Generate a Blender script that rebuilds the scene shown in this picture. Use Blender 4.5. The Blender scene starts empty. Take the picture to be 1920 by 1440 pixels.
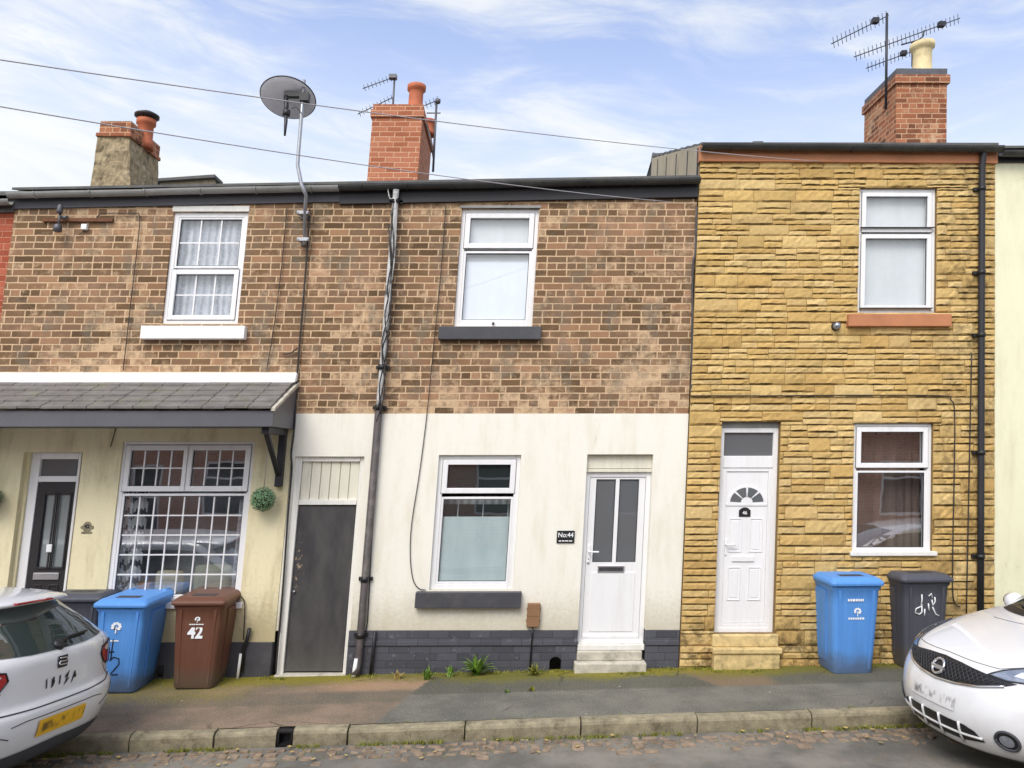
import bpy, bmesh, random
from math import *
from mathutils import Vector, Matrix, noise as mnoise
from mathutils.bvhtree import BVHTree
random.seed(11)
sc = bpy.context.scene
col = sc.collection

# ------------------------------------------------------------------ image calibration
# All geometry is sheared, z rising with x, to fit the image's leaning verticals.
F = 1387.0; VL = 14500.0; VX = 1890.0; D = 8.78; ZC = 2.483
RHO = atan((VX - 960) / VL); PIT = atan(F / hypot(VL, VX - 960)); Z_SHEAR = tan(RHO) / cos(PIT)
def ray(px, py):
    u, v = (px - 960) / F, -(py - 720) / F
    c, s = cos(RHO), sin(RHO)
    x, y = c * u - s * v, s * u + c * v
    a = pi / 2 + PIT
    return x, y * cos(a) + sin(a), y * sin(a) - cos(a)
def P(px, py, Y=0.0):                    # image pixel -> (X, Z) on the upright plane at Y
    d = ray(px, py); t = (Y + D) / d[1]
    return t * d[0], ZC + t * d[2] - Z_SHEAR * t * d[0]
def P3(px, py, Y=0.0):
    X, Z = P(px, py, Y); return Vector((X, Y, Z))
def rect(xl, xr, yt, yb, Y=0.0):
    xm, ym = (xl + xr) / 2, (yt + yb) / 2
    return P(xl, ym, Y)[0], P(xr, ym, Y)[0], P(xm, yb, Y)[1], P(xm, yt, Y)[1]
KERB_Y = -1.65
def gz(x, y):                            # ground height
    x = max(-14, min(14, x))
    w = .0183 * x; k = .030 * x - .014
    if y >= 0: return w
    if y >= KERB_Y: return w + (k - w) * (y / KERB_Y)
    return k - .135 + .02 * max(-2.5, (y - KERB_Y)) * 0
def GP(px, py):                          # image pixel -> point on the ground
    Y = -.8
    for _ in range(40):
        d = ray(px, py)
        t = (Y + D) / d[1]; X = t * d[0]; Z = ZC + t * d[2] - Z_SHEAR * X
        Y += max(-.3, min(.3, (Z - gz(X, Y)) * 3.0)) * .8
    return X, Y, gz(X, Y)

# ------------------------------------------------------------------ meshes
BASE = {}
class MB:
    def __init__(s): s.v = []; s.f = []; s.sm = []; s.c = []
    def face(s, pts, smooth=False, c=None):
        i = len(s.v); s.v += [Vector(p) for p in pts]
        s.f.append(list(range(i, i + len(pts)))); s.sm.append(smooth); s.c.append(c)
    def raw(s, verts, faces, smooth=True, c=None):
        i = len(s.v); s.v += [Vector(p) for p in verts]
        for f in faces: s.f.append([a + i for a in f]); s.sm.append(smooth); s.c.append(c)
    def box(s, x0, x1, y0, y1, z0, z1, c=None):
        if x0 > x1: x0, x1 = x1, x0
        if y0 > y1: y0, y1 = y1, y0
        if z0 > z1: z0, z1 = z1, z0
        v = [(x0,y0,z0),(x1,y0,z0),(x1,y1,z0),(x0,y1,z0),(x0,y0,z1),(x1,y0,z1),(x1,y1,z1),(x0,y1,z1)]
        s.raw(v, [(0,3,2,1),(4,5,6,7),(0,1,5,4),(1,2,6,5),(2,3,7,6),(3,0,4,7)], False, c)
    def hexa(s, b, t, c=None):           # 4 bottom + 4 top points
        s.raw(list(b) + list(t), [(0,3,2,1),(4,5,6,7),(0,1,5,4),(1,2,6,5),(2,3,7,6),(3,0,4,7)], False, c)
    def prism(s, poly, y0, y1, plane='xz', smooth=False):
        def T(a, b, k): return {'xz': (a, k, b), 'yz': (k, a, b), 'xy': (a, b, k)}[plane]
        n = len(poly); area = sum(poly[i][0]*poly[(i+1)%n][1]-poly[(i+1)%n][0]*poly[i][1] for i in range(n))
        if area < 0: poly = poly[::-1]
        if plane == 'xz': y0, y1 = max(y0,y1), min(y0,y1)
        else: y0, y1 = min(y0,y1), max(y0,y1)
        v = [T(a,b,y0) for a,b in poly] + [T(a,b,y1) for a,b in poly]
        s.raw(v, [list(range(n))[::-1], list(range(n,2*n))], False)
        i = len(s.v) - 2*n
        for k in range(n):
            j = (k+1) % n; s.f.append([i+k,i+j,i+n+j,i+n+k]); s.sm.append(smooth); s.c.append(None)
    def tube(s, pts, r, n=8, cap=True, smooth=True):
        pts = [Vector(p) for p in pts]; rs = r if isinstance(r, (list, tuple)) else [r]*len(pts)
        up = None; rings = []
        for k, p in enumerate(pts):
            t = (pts[min(k+1, len(pts)-1)] - pts[max(k-1, 0)]).normalized()
            if up is None: up = t.orthogonal().normalized()
            up = (up - t*up.dot(t)).normalized(); b = t.cross(up)
            rings.append([p + (up*cos(2*pi*j/n) + b*sin(2*pi*j/n))*rs[k] for j in range(n)])
        v = [q for rg in rings for q in rg]; f = []
        for k in range(len(pts)-1):
            for j in range(n):
                a = k*n+j; b2 = k*n+(j+1)%n; f.append((a, b2, b2+n, a+n))
        s.raw(v, f, smooth)
        if cap:
            i = len(s.v) - len(v)
            s.f.append([i+j for j in range(n)][::-1]); s.f.append([i+len(v)-n+j for j in range(n)]); s.sm += [False]*2; s.c += [None]*2
    def lathe(s, o, prof, n=24, axis=(0,0,1), smooth=True):
        q = Vector((0,0,1)).rotation_difference(Vector(axis)); o = Vector(o)
        v = []; f = []
        for r, z in prof:
            for j in range(n): v.append(o + q @ Vector((r*cos(2*pi*j/n), r*sin(2*pi*j/n), z)))
        for k in range(len(prof)-1):
            for j in range(n):
                a = k*n+j; b = k*n+(j+1)%n; f.append((a, b, b+n, a+n))
        s.raw(v, f, smooth)
        i = len(s.v)-len(v); m = len(prof)
        if prof[0][0] > 1e-4: s.f.append([i+j for j in range(n)][::-1]); s.sm.append(False); s.c.append(None)
        if prof[-1][0] > 1e-4: s.f.append([i+(m-1)*n+j for j in range(n)]); s.sm.append(False); s.c.append(None)
    def build(s, name, mat, parent=None, bevel=0, seg=2, label=None):
        base = BASE.get(parent.name, Vector()) if parent else Vector()
        me = bpy.data.meshes.new(name)
        me.from_pydata([v - base for v in s.v], [], s.f)
        uvl = me.uv_layers.new(name='UVMap'); uv = uvl.data
        for p in me.polygons:
            p.use_smooth = s.sm[p.index]
            n = p.normal; ax = max(range(3), key=lambda a: abs(n[a]) + (.001 if a == 1 else 0))
            for li in p.loop_indices:
                q = s.v[me.loops[li].vertex_index]
                uv[li].uv = ((q.y, q.z), (q.x, q.z), (q.x, q.y))[ax]
        if any(c is not None for c in s.c):
            ca = me.color_attributes.new('Col', 'FLOAT_COLOR', 'CORNER')
            for p in me.polygons:
                c = s.c[p.index] or (1,1,1)
                for li in p.loop_indices: ca.data[li].color = (*c, 1)
        o = bpy.data.objects.new(name, me); col.objects.link(o)
        me.materials.append(mat)
        if parent: o.parent = parent
        BASE[o.name] = base
        if bevel:
            b = o.modifiers.new('bevel', 'BEVEL'); b.width = bevel; b.segments = seg; b.limit_method = 'ANGLE'; b.angle_limit = radians(35)
        if label: o['label'] = label
        return o
def tag(o, label=None, cat=None, group=None, kind=None):
    for k, v in (('label', label), ('category', cat), ('group', group), ('kind', kind)):
        if v: o[k] = v
    return o
def thing(name, label, cat, base=(0,0,0), group=None):
    o = bpy.data.objects.new(name, None); col.objects.link(o); o.location = base; o.empty_display_size = .2
    BASE[o.name] = Vector(base); return tag(o, label, cat, group)
def text_mb(txt, size, M, bold=0.0, depth=.003, sx=1.0):
    cu = bpy.data.curves.new('lettering', 'FONT'); cu.body = txt; cu.size = size; cu.align_x = 'CENTER'; cu.align_y = 'CENTER'
    cu.offset = bold; cu.extrude = depth; cu.resolution_u = 3
    o = bpy.data.objects.new('lettering', cu); col.objects.link(o)
    dg = bpy.context.evaluated_depsgraph_get(); me = bpy.data.meshes.new_from_object(o.evaluated_get(dg))
    mb = MB(); mb.raw([M @ Vector((v.co.x*sx, v.co.y, v.co.z)) for v in me.vertices], [list(p.vertices) for p in me.polygons], False)
    bpy.data.objects.remove(o); bpy.data.curves.remove(cu); bpy.data.meshes.remove(me)
    return mb
def facing(x, y, z):                     # matrix: text plane facing -Y at a point
    return Matrix.Translation((x, y, z)) @ Matrix.Rotation(pi/2, 4, 'X')

# ------------------------------------------------------------------ materials
def lin(v): v /= 255.0; return v/12.92 if v <= .04045 else ((v+.055)/1.055)**2.4
def C(r, g, b, k=1.0): return (lin(r)*k, lin(g)*k, lin(b)*k)
class G:
    def __init__(s, name):
        s.mat = bpy.data.materials.new(name); s.mat.use_nodes = True; s.nt = s.mat.node_tree; s.nt.nodes.clear()
    def node(s, t, **kw):
        n = s.nt.nodes.new(t)
        for k, v in kw.items(): setattr(n, k, v)
        return n
    def put(s, sock, v):
        if isinstance(v, bpy.types.NodeSocket): s.nt.links.new(v, sock)
        elif isinstance(v, (tuple, list)) and len(v) == 3 and sock.type == 'RGBA': sock.default_value = (*v, 1)
        else: sock.default_value = v
    def m(s, op, *a, clamp=False):
        n = s.node('ShaderNodeMath', operation=op, use_clamp=clamp)
        for i, v in enumerate(a): s.put(n.inputs[i], v)
        return n.outputs[0]
    def mix(s, f, a, b, mode='MIX'):
        n = s.node('ShaderNodeMix', data_type='RGBA', blend_type=mode, clamp_factor=True)
        s.put(n.inputs[0], f); s.put(n.inputs[6], a); s.put(n.inputs[7], b); return n.outputs[2]
    def step(s, x, a, b):
        n = s.node('ShaderNodeMapRange', interpolation_type='SMOOTHSTEP'); s.put(n.inputs[0], x)
        n.inputs[1].default_value = a; n.inputs[2].default_value = b; return n.outputs[0]
    def coord(s, k='Object'): return s.node('ShaderNodeTexCoord').outputs[k]
    def sep(s, v): n = s.node('ShaderNodeSeparateXYZ'); s.put(n.inputs[0], v); return n.outputs
    def comb(s, x, y, z=0.0):
        n = s.node('ShaderNodeCombineXYZ')
        for i, v in enumerate((x, y, z)): s.put(n.inputs[i], v)
        return n.outputs[0]
    def scale(s, v, sx, sy, sz, loc=(0,0,0)):
        n = s.node('ShaderNodeMapping'); s.put(n.inputs[0], v); n.inputs[3].default_value = (sx, sy, sz); n.inputs[1].default_value = loc; return n.outputs[0]
    def noise(s, v, sc_, det=4, rough=.55, dist=0.0, color=False):
        n = s.node('ShaderNodeTexNoise'); s.put(n.inputs['Vector'], v); n.inputs['Scale'].default_value = sc_
        n.inputs['Detail'].default_value = det; n.inputs['Roughness'].default_value = rough; n.inputs['Distortion'].default_value = dist
        return n.outputs[1 if color else 0]
    def white(s, v):
        n = s.node('ShaderNodeTexWhiteNoise', noise_dimensions='3D'); s.put(n.inputs[0], v); return n.outputs[0]
    def vor(s, v, sc_, feat='F1', out=0):
        n = s.node('ShaderNodeTexVoronoi', feature=feat); s.put(n.inputs['Vector'], v); n.inputs['Scale'].default_value = sc_; return n.outputs[out]
    def ramp(s, f, stops, const=False):
        n = s.node('ShaderNodeValToRGB'); cr = n.color_ramp
        if const: cr.interpolation = 'CONSTANT'
        while len(cr.elements) < len(stops): cr.elements.new(.5)
        for e, (p, c) in zip(cr.elements, stops): e.position = p; e.color = (*c, 1)
        s.put(n.inputs[0], f); return n.outputs[0]
    def bump(s, h, st=.3, dist=.01, normal=None):
        n = s.node('ShaderNodeBump'); n.inputs['Strength'].default_value = st; n.inputs['Distance'].default_value = dist
        s.put(n.inputs['Height'], h)
        if normal: s.put(n.inputs['Normal'], normal)
        return n.outputs[0]
    def out(s, color, rough=.6, normal=None, metal=0.0, coat=0.0, spec=.5, **kw):
        b = s.node('ShaderNodeBsdfPrincipled'); o = s.node('ShaderNodeOutputMaterial')
        s.put(b.inputs['Base Color'], color); s.put(b.inputs['Roughness'], rough); s.put(b.inputs['Metallic'], metal)
        s.put(b.inputs['Coat Weight'], coat); b.inputs['Coat Roughness'].default_value = .04; s.put(b.inputs['Specular IOR Level'], spec)
        for k, v in kw.items(): s.put(b.inputs[k], v)
        if normal: s.put(b.inputs['Normal'], normal)
        s.nt.links.new(b.outputs[0], o.inputs[0]); return s.mat

def plain(name, rgb, rough=.55, var=.12, sc_=5, bump=.0, bsc=90, metal=0, coat=0, dirt=None, damt=.35, streak=False, spec=.5):
    g = G(name); co = g.coord(); 
    v = g.scale(co, 3, 3, .35) if streak else co
    n = g.noise(v, sc_, 5, .6); n2 = g.noise(co, sc_*9, 4, .6)
    t = g.m('ADD', g.m('MULTIPLY', n, .7), g.m('MULTIPLY', n2, .3))
    lo = tuple(c*(1-var*1.6) for c in rgb); hi = tuple(min(1, c*(1+var*1.2)) for c in rgb)
    c = g.ramp(t, [(.3, lo), (.7, hi)])
    if dirt:
        d = g.step(g.noise(v, sc_*.6, 6, .7), .48, .75)
        c = g.mix(g.m('MULTIPLY', d, damt), c, dirt)
    nm = g.bump(g.noise(co, bsc, 4, .6), bump, .01) if bump else None
    r = g.m('ADD', rough-.06, g.m('MULTIPLY', n, .12))
    return g.out(c, r, nm, metal, coat, spec)

def brick_mat(name, cols, mortar, ch=.0835, w=.238, joint=.011, smear=.5, bands=False, header=True, rough=.85, bumpk=.5, wob=.014, soft=.004, dirt=None):
    g = G(name); uv = g.coord('UV'); wn = g.noise(uv, 5, 3, .6, color=True); ws = g.sep(wn); us = g.sep(uv)
    u = g.m('ADD', us[0], g.m('MULTIPLY', g.m('SUBTRACT', ws[0], .5), wob*1.4)); v = g.m('ADD', us[1], g.m('MULTIPLY', g.m('SUBTRACT', ws[1], .5), wob))
    v = g.m('ADD', v, 20.0); u = g.m('ADD', u, 40.0)
    rv = g.m('DIVIDE', v, ch); row = g.m('FLOOR', rv)
    if header: hd = g.m('LESS_THAN', g.m('MODULO', row, 4.0), .5)
    else: hd = 0.0
    ww = g.m('SUBTRACT', w, g.m('MULTIPLY', hd, w*.5))
    off = g.m('ADD', g.m('MULTIPLY', g.m('MODULO', row, 2.0), .5), g.m('MULTIPLY', g.white(g.comb(row, 3.3)), .25))
    cu = g.m('ADD', g.m('DIVIDE', u, ww), off); cl = g.m('FLOOR', cu)
    fu = g.m('MULTIPLY', g.m('SUBTRACT', cu, cl), ww); fv = g.m('MULTIPLY', g.m('SUBTRACT', rv, row), ch)
    d = g.m('MINIMUM', g.m('MINIMUM', fu, g.m('SUBTRACT', ww, fu)), g.m('MINIMUM', fv, g.m('SUBTRACT', ch, fv)))
    d = g.m('ADD', d, g.m('MULTIPLY', g.m('SUBTRACT', g.noise(uv, 45, 4, .65), .5), .012))
    mask = g.step(d, joint*.5 - soft, joint*.5 + soft)
    cid = g.comb(cl, row, 1.7); r1 = g.white(cid); r2 = g.white(g.comb(row, cl, 9.1))
    fine = g.noise(uv, 60, 5, .7)
    n = len(cols)
    bc = g.ramp(g.m('ADD', g.m('MULTIPLY', r1, .86), g.m('MULTIPLY', fine, .14)), [(.04 + .92*i/(n-1), c) for i, c in enumerate(cols)])
    bc = g.mix(g.m('MULTIPLY', g.step(fine, .3, .75), .35), bc, g.mix(.5, bc, (0.0,0.0,0.0)))
    mo = g.mix(g.m('MULTIPLY', g.step(g.noise(uv, 14, 5, .7), .42, .7), .6), mortar, tuple(c*.72 for c in mortar))
    big = g.noise(uv, .9, 3, .6); mid = g.noise(uv, 11, 5, .7)
    if bands:
        big = g.m('ADD', big, g.m('ADD', g.m('MULTIPLY', g.step(us[1], 5.0, 5.5), .10), g.m('MULTIPLY', g.step(us[1], 3.9, 3.4), .13)))
    sm = g.step(g.m('ADD', g.m('ADD', g.m('MULTIPLY', big, 1.1), g.m('MULTIPLY', mid, .9)), g.m('MULTIPLY', r2, .35)), 1.5 - smear*.75, 1.85 - smear*.75)
    mk = g.m('MULTIPLY', mask, g.m('SUBTRACT', 1.0, g.m('MULTIPLY', sm, .9)))
    c = g.mix(mk, mo, bc)
    # soft weathering bands
    c = g.mix(g.m('MULTIPLY', g.step(g.noise(g.scale(uv, 1.2, .5, 1), 1.3, 5, .65), .45, .75), .28), c, g.mix(.55, c, (.03,.025,.02)))
    if dirt: c = g.mix(g.m('MULTIPLY', g.step(g.noise(uv, 9, 5, .75), .58, .72), .7), c, dirt)
    if bands:      # soot beside the leaking downpipe, rosy patches of repair, lime run-off
        dpx_ = g.m('ABSOLUTE', g.m('ADD', us[0], 1.54))
        so_ = g.m('MULTIPLY', g.step(g.m('ADD', dpx_, g.m('MULTIPLY', g.noise(uv, 6, 4, .7), .35)), .46, .2), .6)
        c = g.mix(g.m('MULTIPLY', so_, mk), c, g.mix(.6, c, (.02,.018,.016)))
        ro = g.m('MULTIPLY', g.step(g.noise(g.scale(uv, 1, 1, 1, (7.1, 2.2, 0)), 1.4, 4, .65), .5, .66), .45)
        c = g.mix(ro, c, g.mix(.5, c, C(206,164,134)))
        gr_ = g.m('MULTIPLY', g.step(g.noise(g.scale(uv, 1.5, .8, 1, (1.1, 9.2, 0)), 2.2, 5, .7), .5, .66), .5)
        c = g.mix(gr_, c, C(118,112,98))
    h = g.m('ADD', g.m('MULTIPLY', mk, 1.0), g.m('MULTIPLY', fine, .55))
    return g.out(c, rough, g.bump(h, bumpk, .008), spec=.25)

MORT = C(210,180,144)
M = {}
M['brick'] = brick_mat('weathered_brick', [C(92,72,50), C(116,90,64), C(130,102,74), C(122,98,76), C(144,110,82), C(172,132,100)], MORT, smear=.38, bands=True, joint=.0145, wob=.009)
M['red_brick'] = brick_mat('red_brick', [C(150,74,52), C(172,88,62), C(186,104,78), C(165,82,60)], C(196,140,112), ch=.078, w=.225, smear=.15, header=False, joint=.009)
M['chim_red'] = brick_mat('chimney_brick', [C(156,92,64), C(172,106,76), C(184,120,90), C(164,98,70)], C(206,166,136), ch=.083, w=.235, smear=.05, header=False, joint=.012)
M['chim_red2'] = brick_mat('old_chimney_brick', [C(92,62,46), C(156,94,66), C(178,118,86), C(128,78,56)], C(200,166,132), ch=.083, w=.235, smear=.3, header=True, joint=.012, dirt=C(60,50,36))
M['opp_brick'] = brick_mat('opposite_brick', [C(176,120,96), C(190,134,108), C(182,126,104)], C(205,180,160), header=False, smear=.1)
M['plinth'] = brick_mat('black_painted_brick', [C(72,73,79), C(90,91,98), C(80,81,87)], C(62,62,67), ch=.0835, smear=0, joint=.006, header=False, rough=.6, bumpk=.35, dirt=C(142,142,142))

def render_mat(name, rgb, dirt, amt=.22):
    g = G(name); uv = g.coord('UV'); us = g.sep(uv)
    n = g.noise(g.scale(uv, 2.2, .45, 1), 2.2, 6, .65); n2 = g.noise(uv, 22, 5, .7)
    c = g.mix(g.m('MULTIPLY', g.step(n, .42, .78), amt*1.6), rgb, dirt)
    c = g.mix(g.m('MULTIPLY', g.step(n2, .5, .8), amt*.5), c, tuple(x*.75 for x in dirt))
    lowb = g.m('MULTIPLY', g.step(g.m('ADD', us[1], g.m('MULTIPLY', n2, -.5)), .75, .15), .65)
    c = g.mix(lowb, c, tuple(x*.8 for x in dirt))
    spots = g.m('MULTIPLY', g.step(g.vor(uv, 9), .06, .02), g.step(g.noise(uv, 1.7, 2), .52, .6))
    c = g.mix(g.m('MULTIPLY', spots, .5), c, (.25,.22,.17))
    ce = g.vor(g.comb(g.m('ADD', us[0], g.m('MULTIPLY', n2, .12)), g.m('ADD', us[1], g.m('MULTIPLY', n2, .12))), .75, 'DISTANCE_TO_EDGE')
    c = g.mix(g.m('MULTIPLY', g.m('MULTIPLY', g.step(ce, .004, .0015), g.step(n, .55, .65)), .35), c, C(120,112,92))
    sp_ = g.m('MULTIPLY', g.step(g.noise(uv, 60, 3, .7), .60, .68), g.step(us[1], 1.3, .5)); c = g.mix(g.m('MULTIPLY', sp_, .5), c, C(150,140,112))
    h = g.m('ADD', g.noise(uv, 120, 3, .6), g.m('MULTIPLY', g.noise(uv, 3, 3), 2.0))
    return g.out(c, .8, g.bump(h, .22, .006), spec=.25)
M['cream'] = render_mat('cream_render', C(238,235,222), C(205,196,165), .25)
M['yellow'] = render_mat('yellow_render', C(232,222,184), C(176,160,118), .4)
M['pale'] = render_mat('pale_render', C(232,230,198), C(200,196,156), .3)
def stone_mat():
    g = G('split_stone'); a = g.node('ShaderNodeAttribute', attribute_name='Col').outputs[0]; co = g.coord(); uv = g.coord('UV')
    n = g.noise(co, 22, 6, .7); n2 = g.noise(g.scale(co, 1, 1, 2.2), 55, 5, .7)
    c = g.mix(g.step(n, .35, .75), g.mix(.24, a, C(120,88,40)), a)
    c = g.mix(g.m('MULTIPLY', g.step(n2, .54, .78), .4), c, C(140,108,56))
    us = g.sep(uv)
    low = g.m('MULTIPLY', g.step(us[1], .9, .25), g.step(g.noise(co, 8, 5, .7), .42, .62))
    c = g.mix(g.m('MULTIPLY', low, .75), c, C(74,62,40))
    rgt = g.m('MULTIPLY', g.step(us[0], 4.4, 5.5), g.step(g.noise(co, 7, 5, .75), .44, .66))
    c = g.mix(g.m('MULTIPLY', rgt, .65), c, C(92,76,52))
    c = g.mix(g.m('MULTIPLY', g.step(g.noise(co, 2.2, 4, .6), .5, .75), .3), c, C(126,96,50))
    return g.out(c, .85, g.bump(g.m('ADD', n2, n), .55, .012), spec=.2)
M['stone'] = stone_mat()
M['stone_gap'] = plain('stone_mortar', C(132,106,62), .9, .2, 8)
M['upvc'] = plain('white_upvc', C(236,236,236), .35, .03, 3, dirt=C(196,192,180), damt=.3, streak=True)
M['upvc_dull'] = plain('dull_white_paint', C(232,230,222), .55, .06, 4, dirt=C(165,158,138), damt=.35, streak=True)
M['cream_wood'] = plain('cream_painted_board', C(222,218,200), .6, .06, 4, dirt=C(150,142,116), damt=.45, streak=True)
M['seal'] = plain('black_rubber_seal', C(58,58,60), .6)
M['dark_sill'] = plain('charcoal_paint', C(70,70,74), .6, .14, 6, .1, 60, dirt=C(112,110,106), damt=.3)
M['sill_white'] = plain('white_painted_stone', C(238,237,234), .6, .05, 4, .06)
M['terra'] = plain('terracotta_paint', C(186,124,84), .65, .1, 5, .05, dirt=C(140,92,64))
def gate_mat():
    g = G('scuffed_gate_paint'); uv = g.coord('UV'); us = g.sep(uv); n = g.noise(g.scale(uv, 1.6, .5, 1), 2.5, 5, .65); f = g.noise(uv, 24, 5, .7)
    c = g.mix(g.step(n, .3, .7), C(56,55,57), C(80,78,77))
    midz = g.m('MULTIPLY', g.step(us[1], .25, .5), g.step(us[1], .95, .6))
    c = g.mix(g.m('MULTIPLY', g.m('MULTIPLY', g.step(f, .66, .72), midz), .8), c, C(168,168,166))
    edge = g.m('MULTIPLY', g.step(us[0], -2.27, -2.34), g.m('MULTIPLY', g.step(us[1], .85, 1.1), g.step(us[1], 1.6, 1.4)))
    c = g.mix(g.m('MULTIPLY', g.m('MULTIPLY', edge, g.step(g.noise(uv, 13, 4, .7), .58, .62)), .8), c, C(182,158,130))
    c = g.mix(g.m('MULTIPLY', g.step(g.m('ADD', us[1], g.m('MULTIPLY', f, .3)), .45, .1), .5), c, C(96,96,90))
    return g.out(c, .5, g.bump(g.noise(uv, 60, 4), .06, .005))
M['gate'] = gate_mat()
M['black_door'] = plain('black_composite', C(46,44,46), .4, .08, 3)
M['black'] = plain('black_plastic', C(30,30,32), .45, .15, 6)
M['black_metal'] = plain('dark_metal', C(52,52,56), .5, .2, 8, metal=.4)
M['steel'] = plain('galvanised_steel', C(165,166,170), .4, .15, 8, metal=.75)
M['alum'] = plain('weathered_aluminium', C(96,96,100), .5, .15, 8, metal=.5)
M['dish'] = plain('grey_dish_enamel', C(228,228,236), .6, .05, 5)
M['gut_grey'] = plain('grey_gutter', C(150,150,146), .55, .14, 4, dirt=C(70,72,58), damt=.5)
M['gut_black'] = plain('black_gutter', C(52,52,52), .55, .25, 5, dirt=C(92,94,78), damt=.4)
M['fascia_grey'] = plain('grey_fascia', C(74,74,80), .55, .12, 3)
M['fascia_black'] = plain('black_fascia', C(40,40,44), .6, .2, 4)
M['canopy_grey'] = plain('grey_canopy_paint', C(92,92,97), .5, .08, 3)
M['tile'] = plain('grey_roof_tile', C(112,108,104), .8, .25, 6, .3, 50, dirt=C(120,124,78), damt=.35)
M['roof'] = plain('roof_slate', C(92,92,92), .8, .25, 6, .3, 40, dirt=C(110,112,84), damt=.4)
M['flank'] = plain('slate_hung_flank', C(172,160,136), .85, .18, 5, .25, 40, dirt=C(92,92,74), damt=.5, streak=True)
M['flash'] = plain('white_flashing', C(242,242,242), .55, .03, 3)
M['step_stone'] = plain('sandy_step_stone', C(214,190,134), .9, .2, 11, .35, 60, dirt=C(92,82,54), damt=.8)
M['concrete'] = plain('rough_concrete', C(196,190,174), .9, .16, 9, .3, 70, dirt=C(96,92,74), damt=.6)
M['old_render'] = plain('lichen_render', C(158,142,112), .95, .4, 12, .6, 35, dirt=C(72,66,50), damt=1.0)
M['pot_red'] = plain('terracotta_pot', C(178,100,66), .75, .14, 9, .1)
M['pot_buff'] = plain('buff_pot', C(214,196,150), .75, .12, 8, .1, dirt=C(120,110,84), damt=.4)
M['cowl'] = plain('cowl_metal', C(66,60,60), .6, .2, 8, metal=.5)
M['lead'] = plain('lead_cap', C(88,88,94), .7, .2, 12, .3, 40)
M['brown_box'] = plain('brown_plastic', C(140,106,76), .55, .08, 6)
M['blind'] = plain('grey_blind', C(218,220,220), .8, .07, 1.2, dirt=C(188,192,194), damt=.35, streak=True)
M['blind2'] = plain('white_blind', C(236,240,246), .8, .04, 1.5, dirt=C(214,220,228), damt=.3, streak=True)
M['room'] = plain('dim_room_wall', C(168,172,176), .9, .25, 1.5)
M['brown_curtain'] = plain('brown_curtain', C(132,112,102), .9, .25, 3, dirt=C(96,82,78), damt=.6, streak=True)
M['wood'] = plain('old_timber', C(112,72,46), .8, .25, 12, .2)
M['white'] = plain('white_print', C(236,238,238), .6, .03, 5)
M['silver'] = plain('silver_metal', C(205,205,208), .3, .05, 5, metal=.8)
M['dark_print'] = plain('dark_print', C(28,32,48), .7, .1, 8)
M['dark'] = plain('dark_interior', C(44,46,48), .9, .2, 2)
M['wire'] = plain('overhead_wire', C(172,170,174), .6, .1, 3)
M['cable'] = plain('black_cable', C(50,46,44), .6, .15, 5)
M['peel'] = plain('peeling_white_pipe', C(196,196,194), .6, .2, 8, dirt=C(58,56,56), damt=1.3)
M['pipe_brown'] = plain('old_dark_pipe', C(78,72,70), .6, .2, 8, dirt=C(140,132,122), damt=.5)
def bin_plastic(name, rgb):
    g = G(name); co = g.coord(); n = g.noise(co, 5, 5, .6); st = g.noise(g.scale(co, 9, 9, .7), 2, 4, .7)
    c = g.mix(g.m('MULTIPLY', g.step(st, .45, .8), .3), rgb, tuple(min(1, x*1.35+.02) for x in rgb))
    c = g.mix(g.m('MULTIPLY', g.step(n, .5, .8), .25), c, tuple(x*.7 for x in rgb))
    z = g.sep(co)[2]; lowd = g.m('MULTIPLY', g.step(g.m('ADD', z, g.m('MULTIPLY', n, -.3)), .12, -.1), .6)
    c = g.mix(lowd, c, C(96,90,78))
    return g.out(c, .48, g.bump(g.noise(co, 160, 3), .06, .004), spec=.4)
M['bin_blue'] = bin_plastic('blue_bin_plastic', C(88,146,214)); M['bin_brown'] = bin_plastic('brown_bin_plastic', C(104,68,52)); M['bin_black'] = bin_plastic('charcoal_bin_plastic', C(76,78,86))
M['rubber'] = plain('tyre_rubber', C(32,32,34), .8, .2, 10, .1)
def paint():
    g = G('white_car_paint'); co = g.coord(); n = g.noise(co, 3, 4, .6); z = g.sep(co)[2]
    d = g.m('MULTIPLY', g.step(g.m('ADD', z, g.m('MULTIPLY', n, -.35)), .35, .0), .5)
    return g.out(g.mix(d, C(224,225,226), C(140,134,122)), .28, None, 0, .9, .5)
M['paint'] = paint()
M['trim'] = plain('grey_bumper_trim', C(62,63,68), .6, .1, 6, .05)
M['grille'] = plain('black_grille', C(26,26,28), .4, .1, 6)
M['chrome'] = plain('chrome_trim', C(220,220,224), .15, .02, 4, metal=1)
M['lamp'] = plain('clear_lamp', C(150,156,166), .1, .3, 14, metal=.6, coat=1)
M['lamp_white'] = plain('lamp_reflector', C(226,230,236), .12, .1, 14, metal=.4, coat=1)
M['lamp_red'] = plain('red_lamp', C(176,22,30), .15, .25, 10, coat=1)
M['car_glass'] = None
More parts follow.
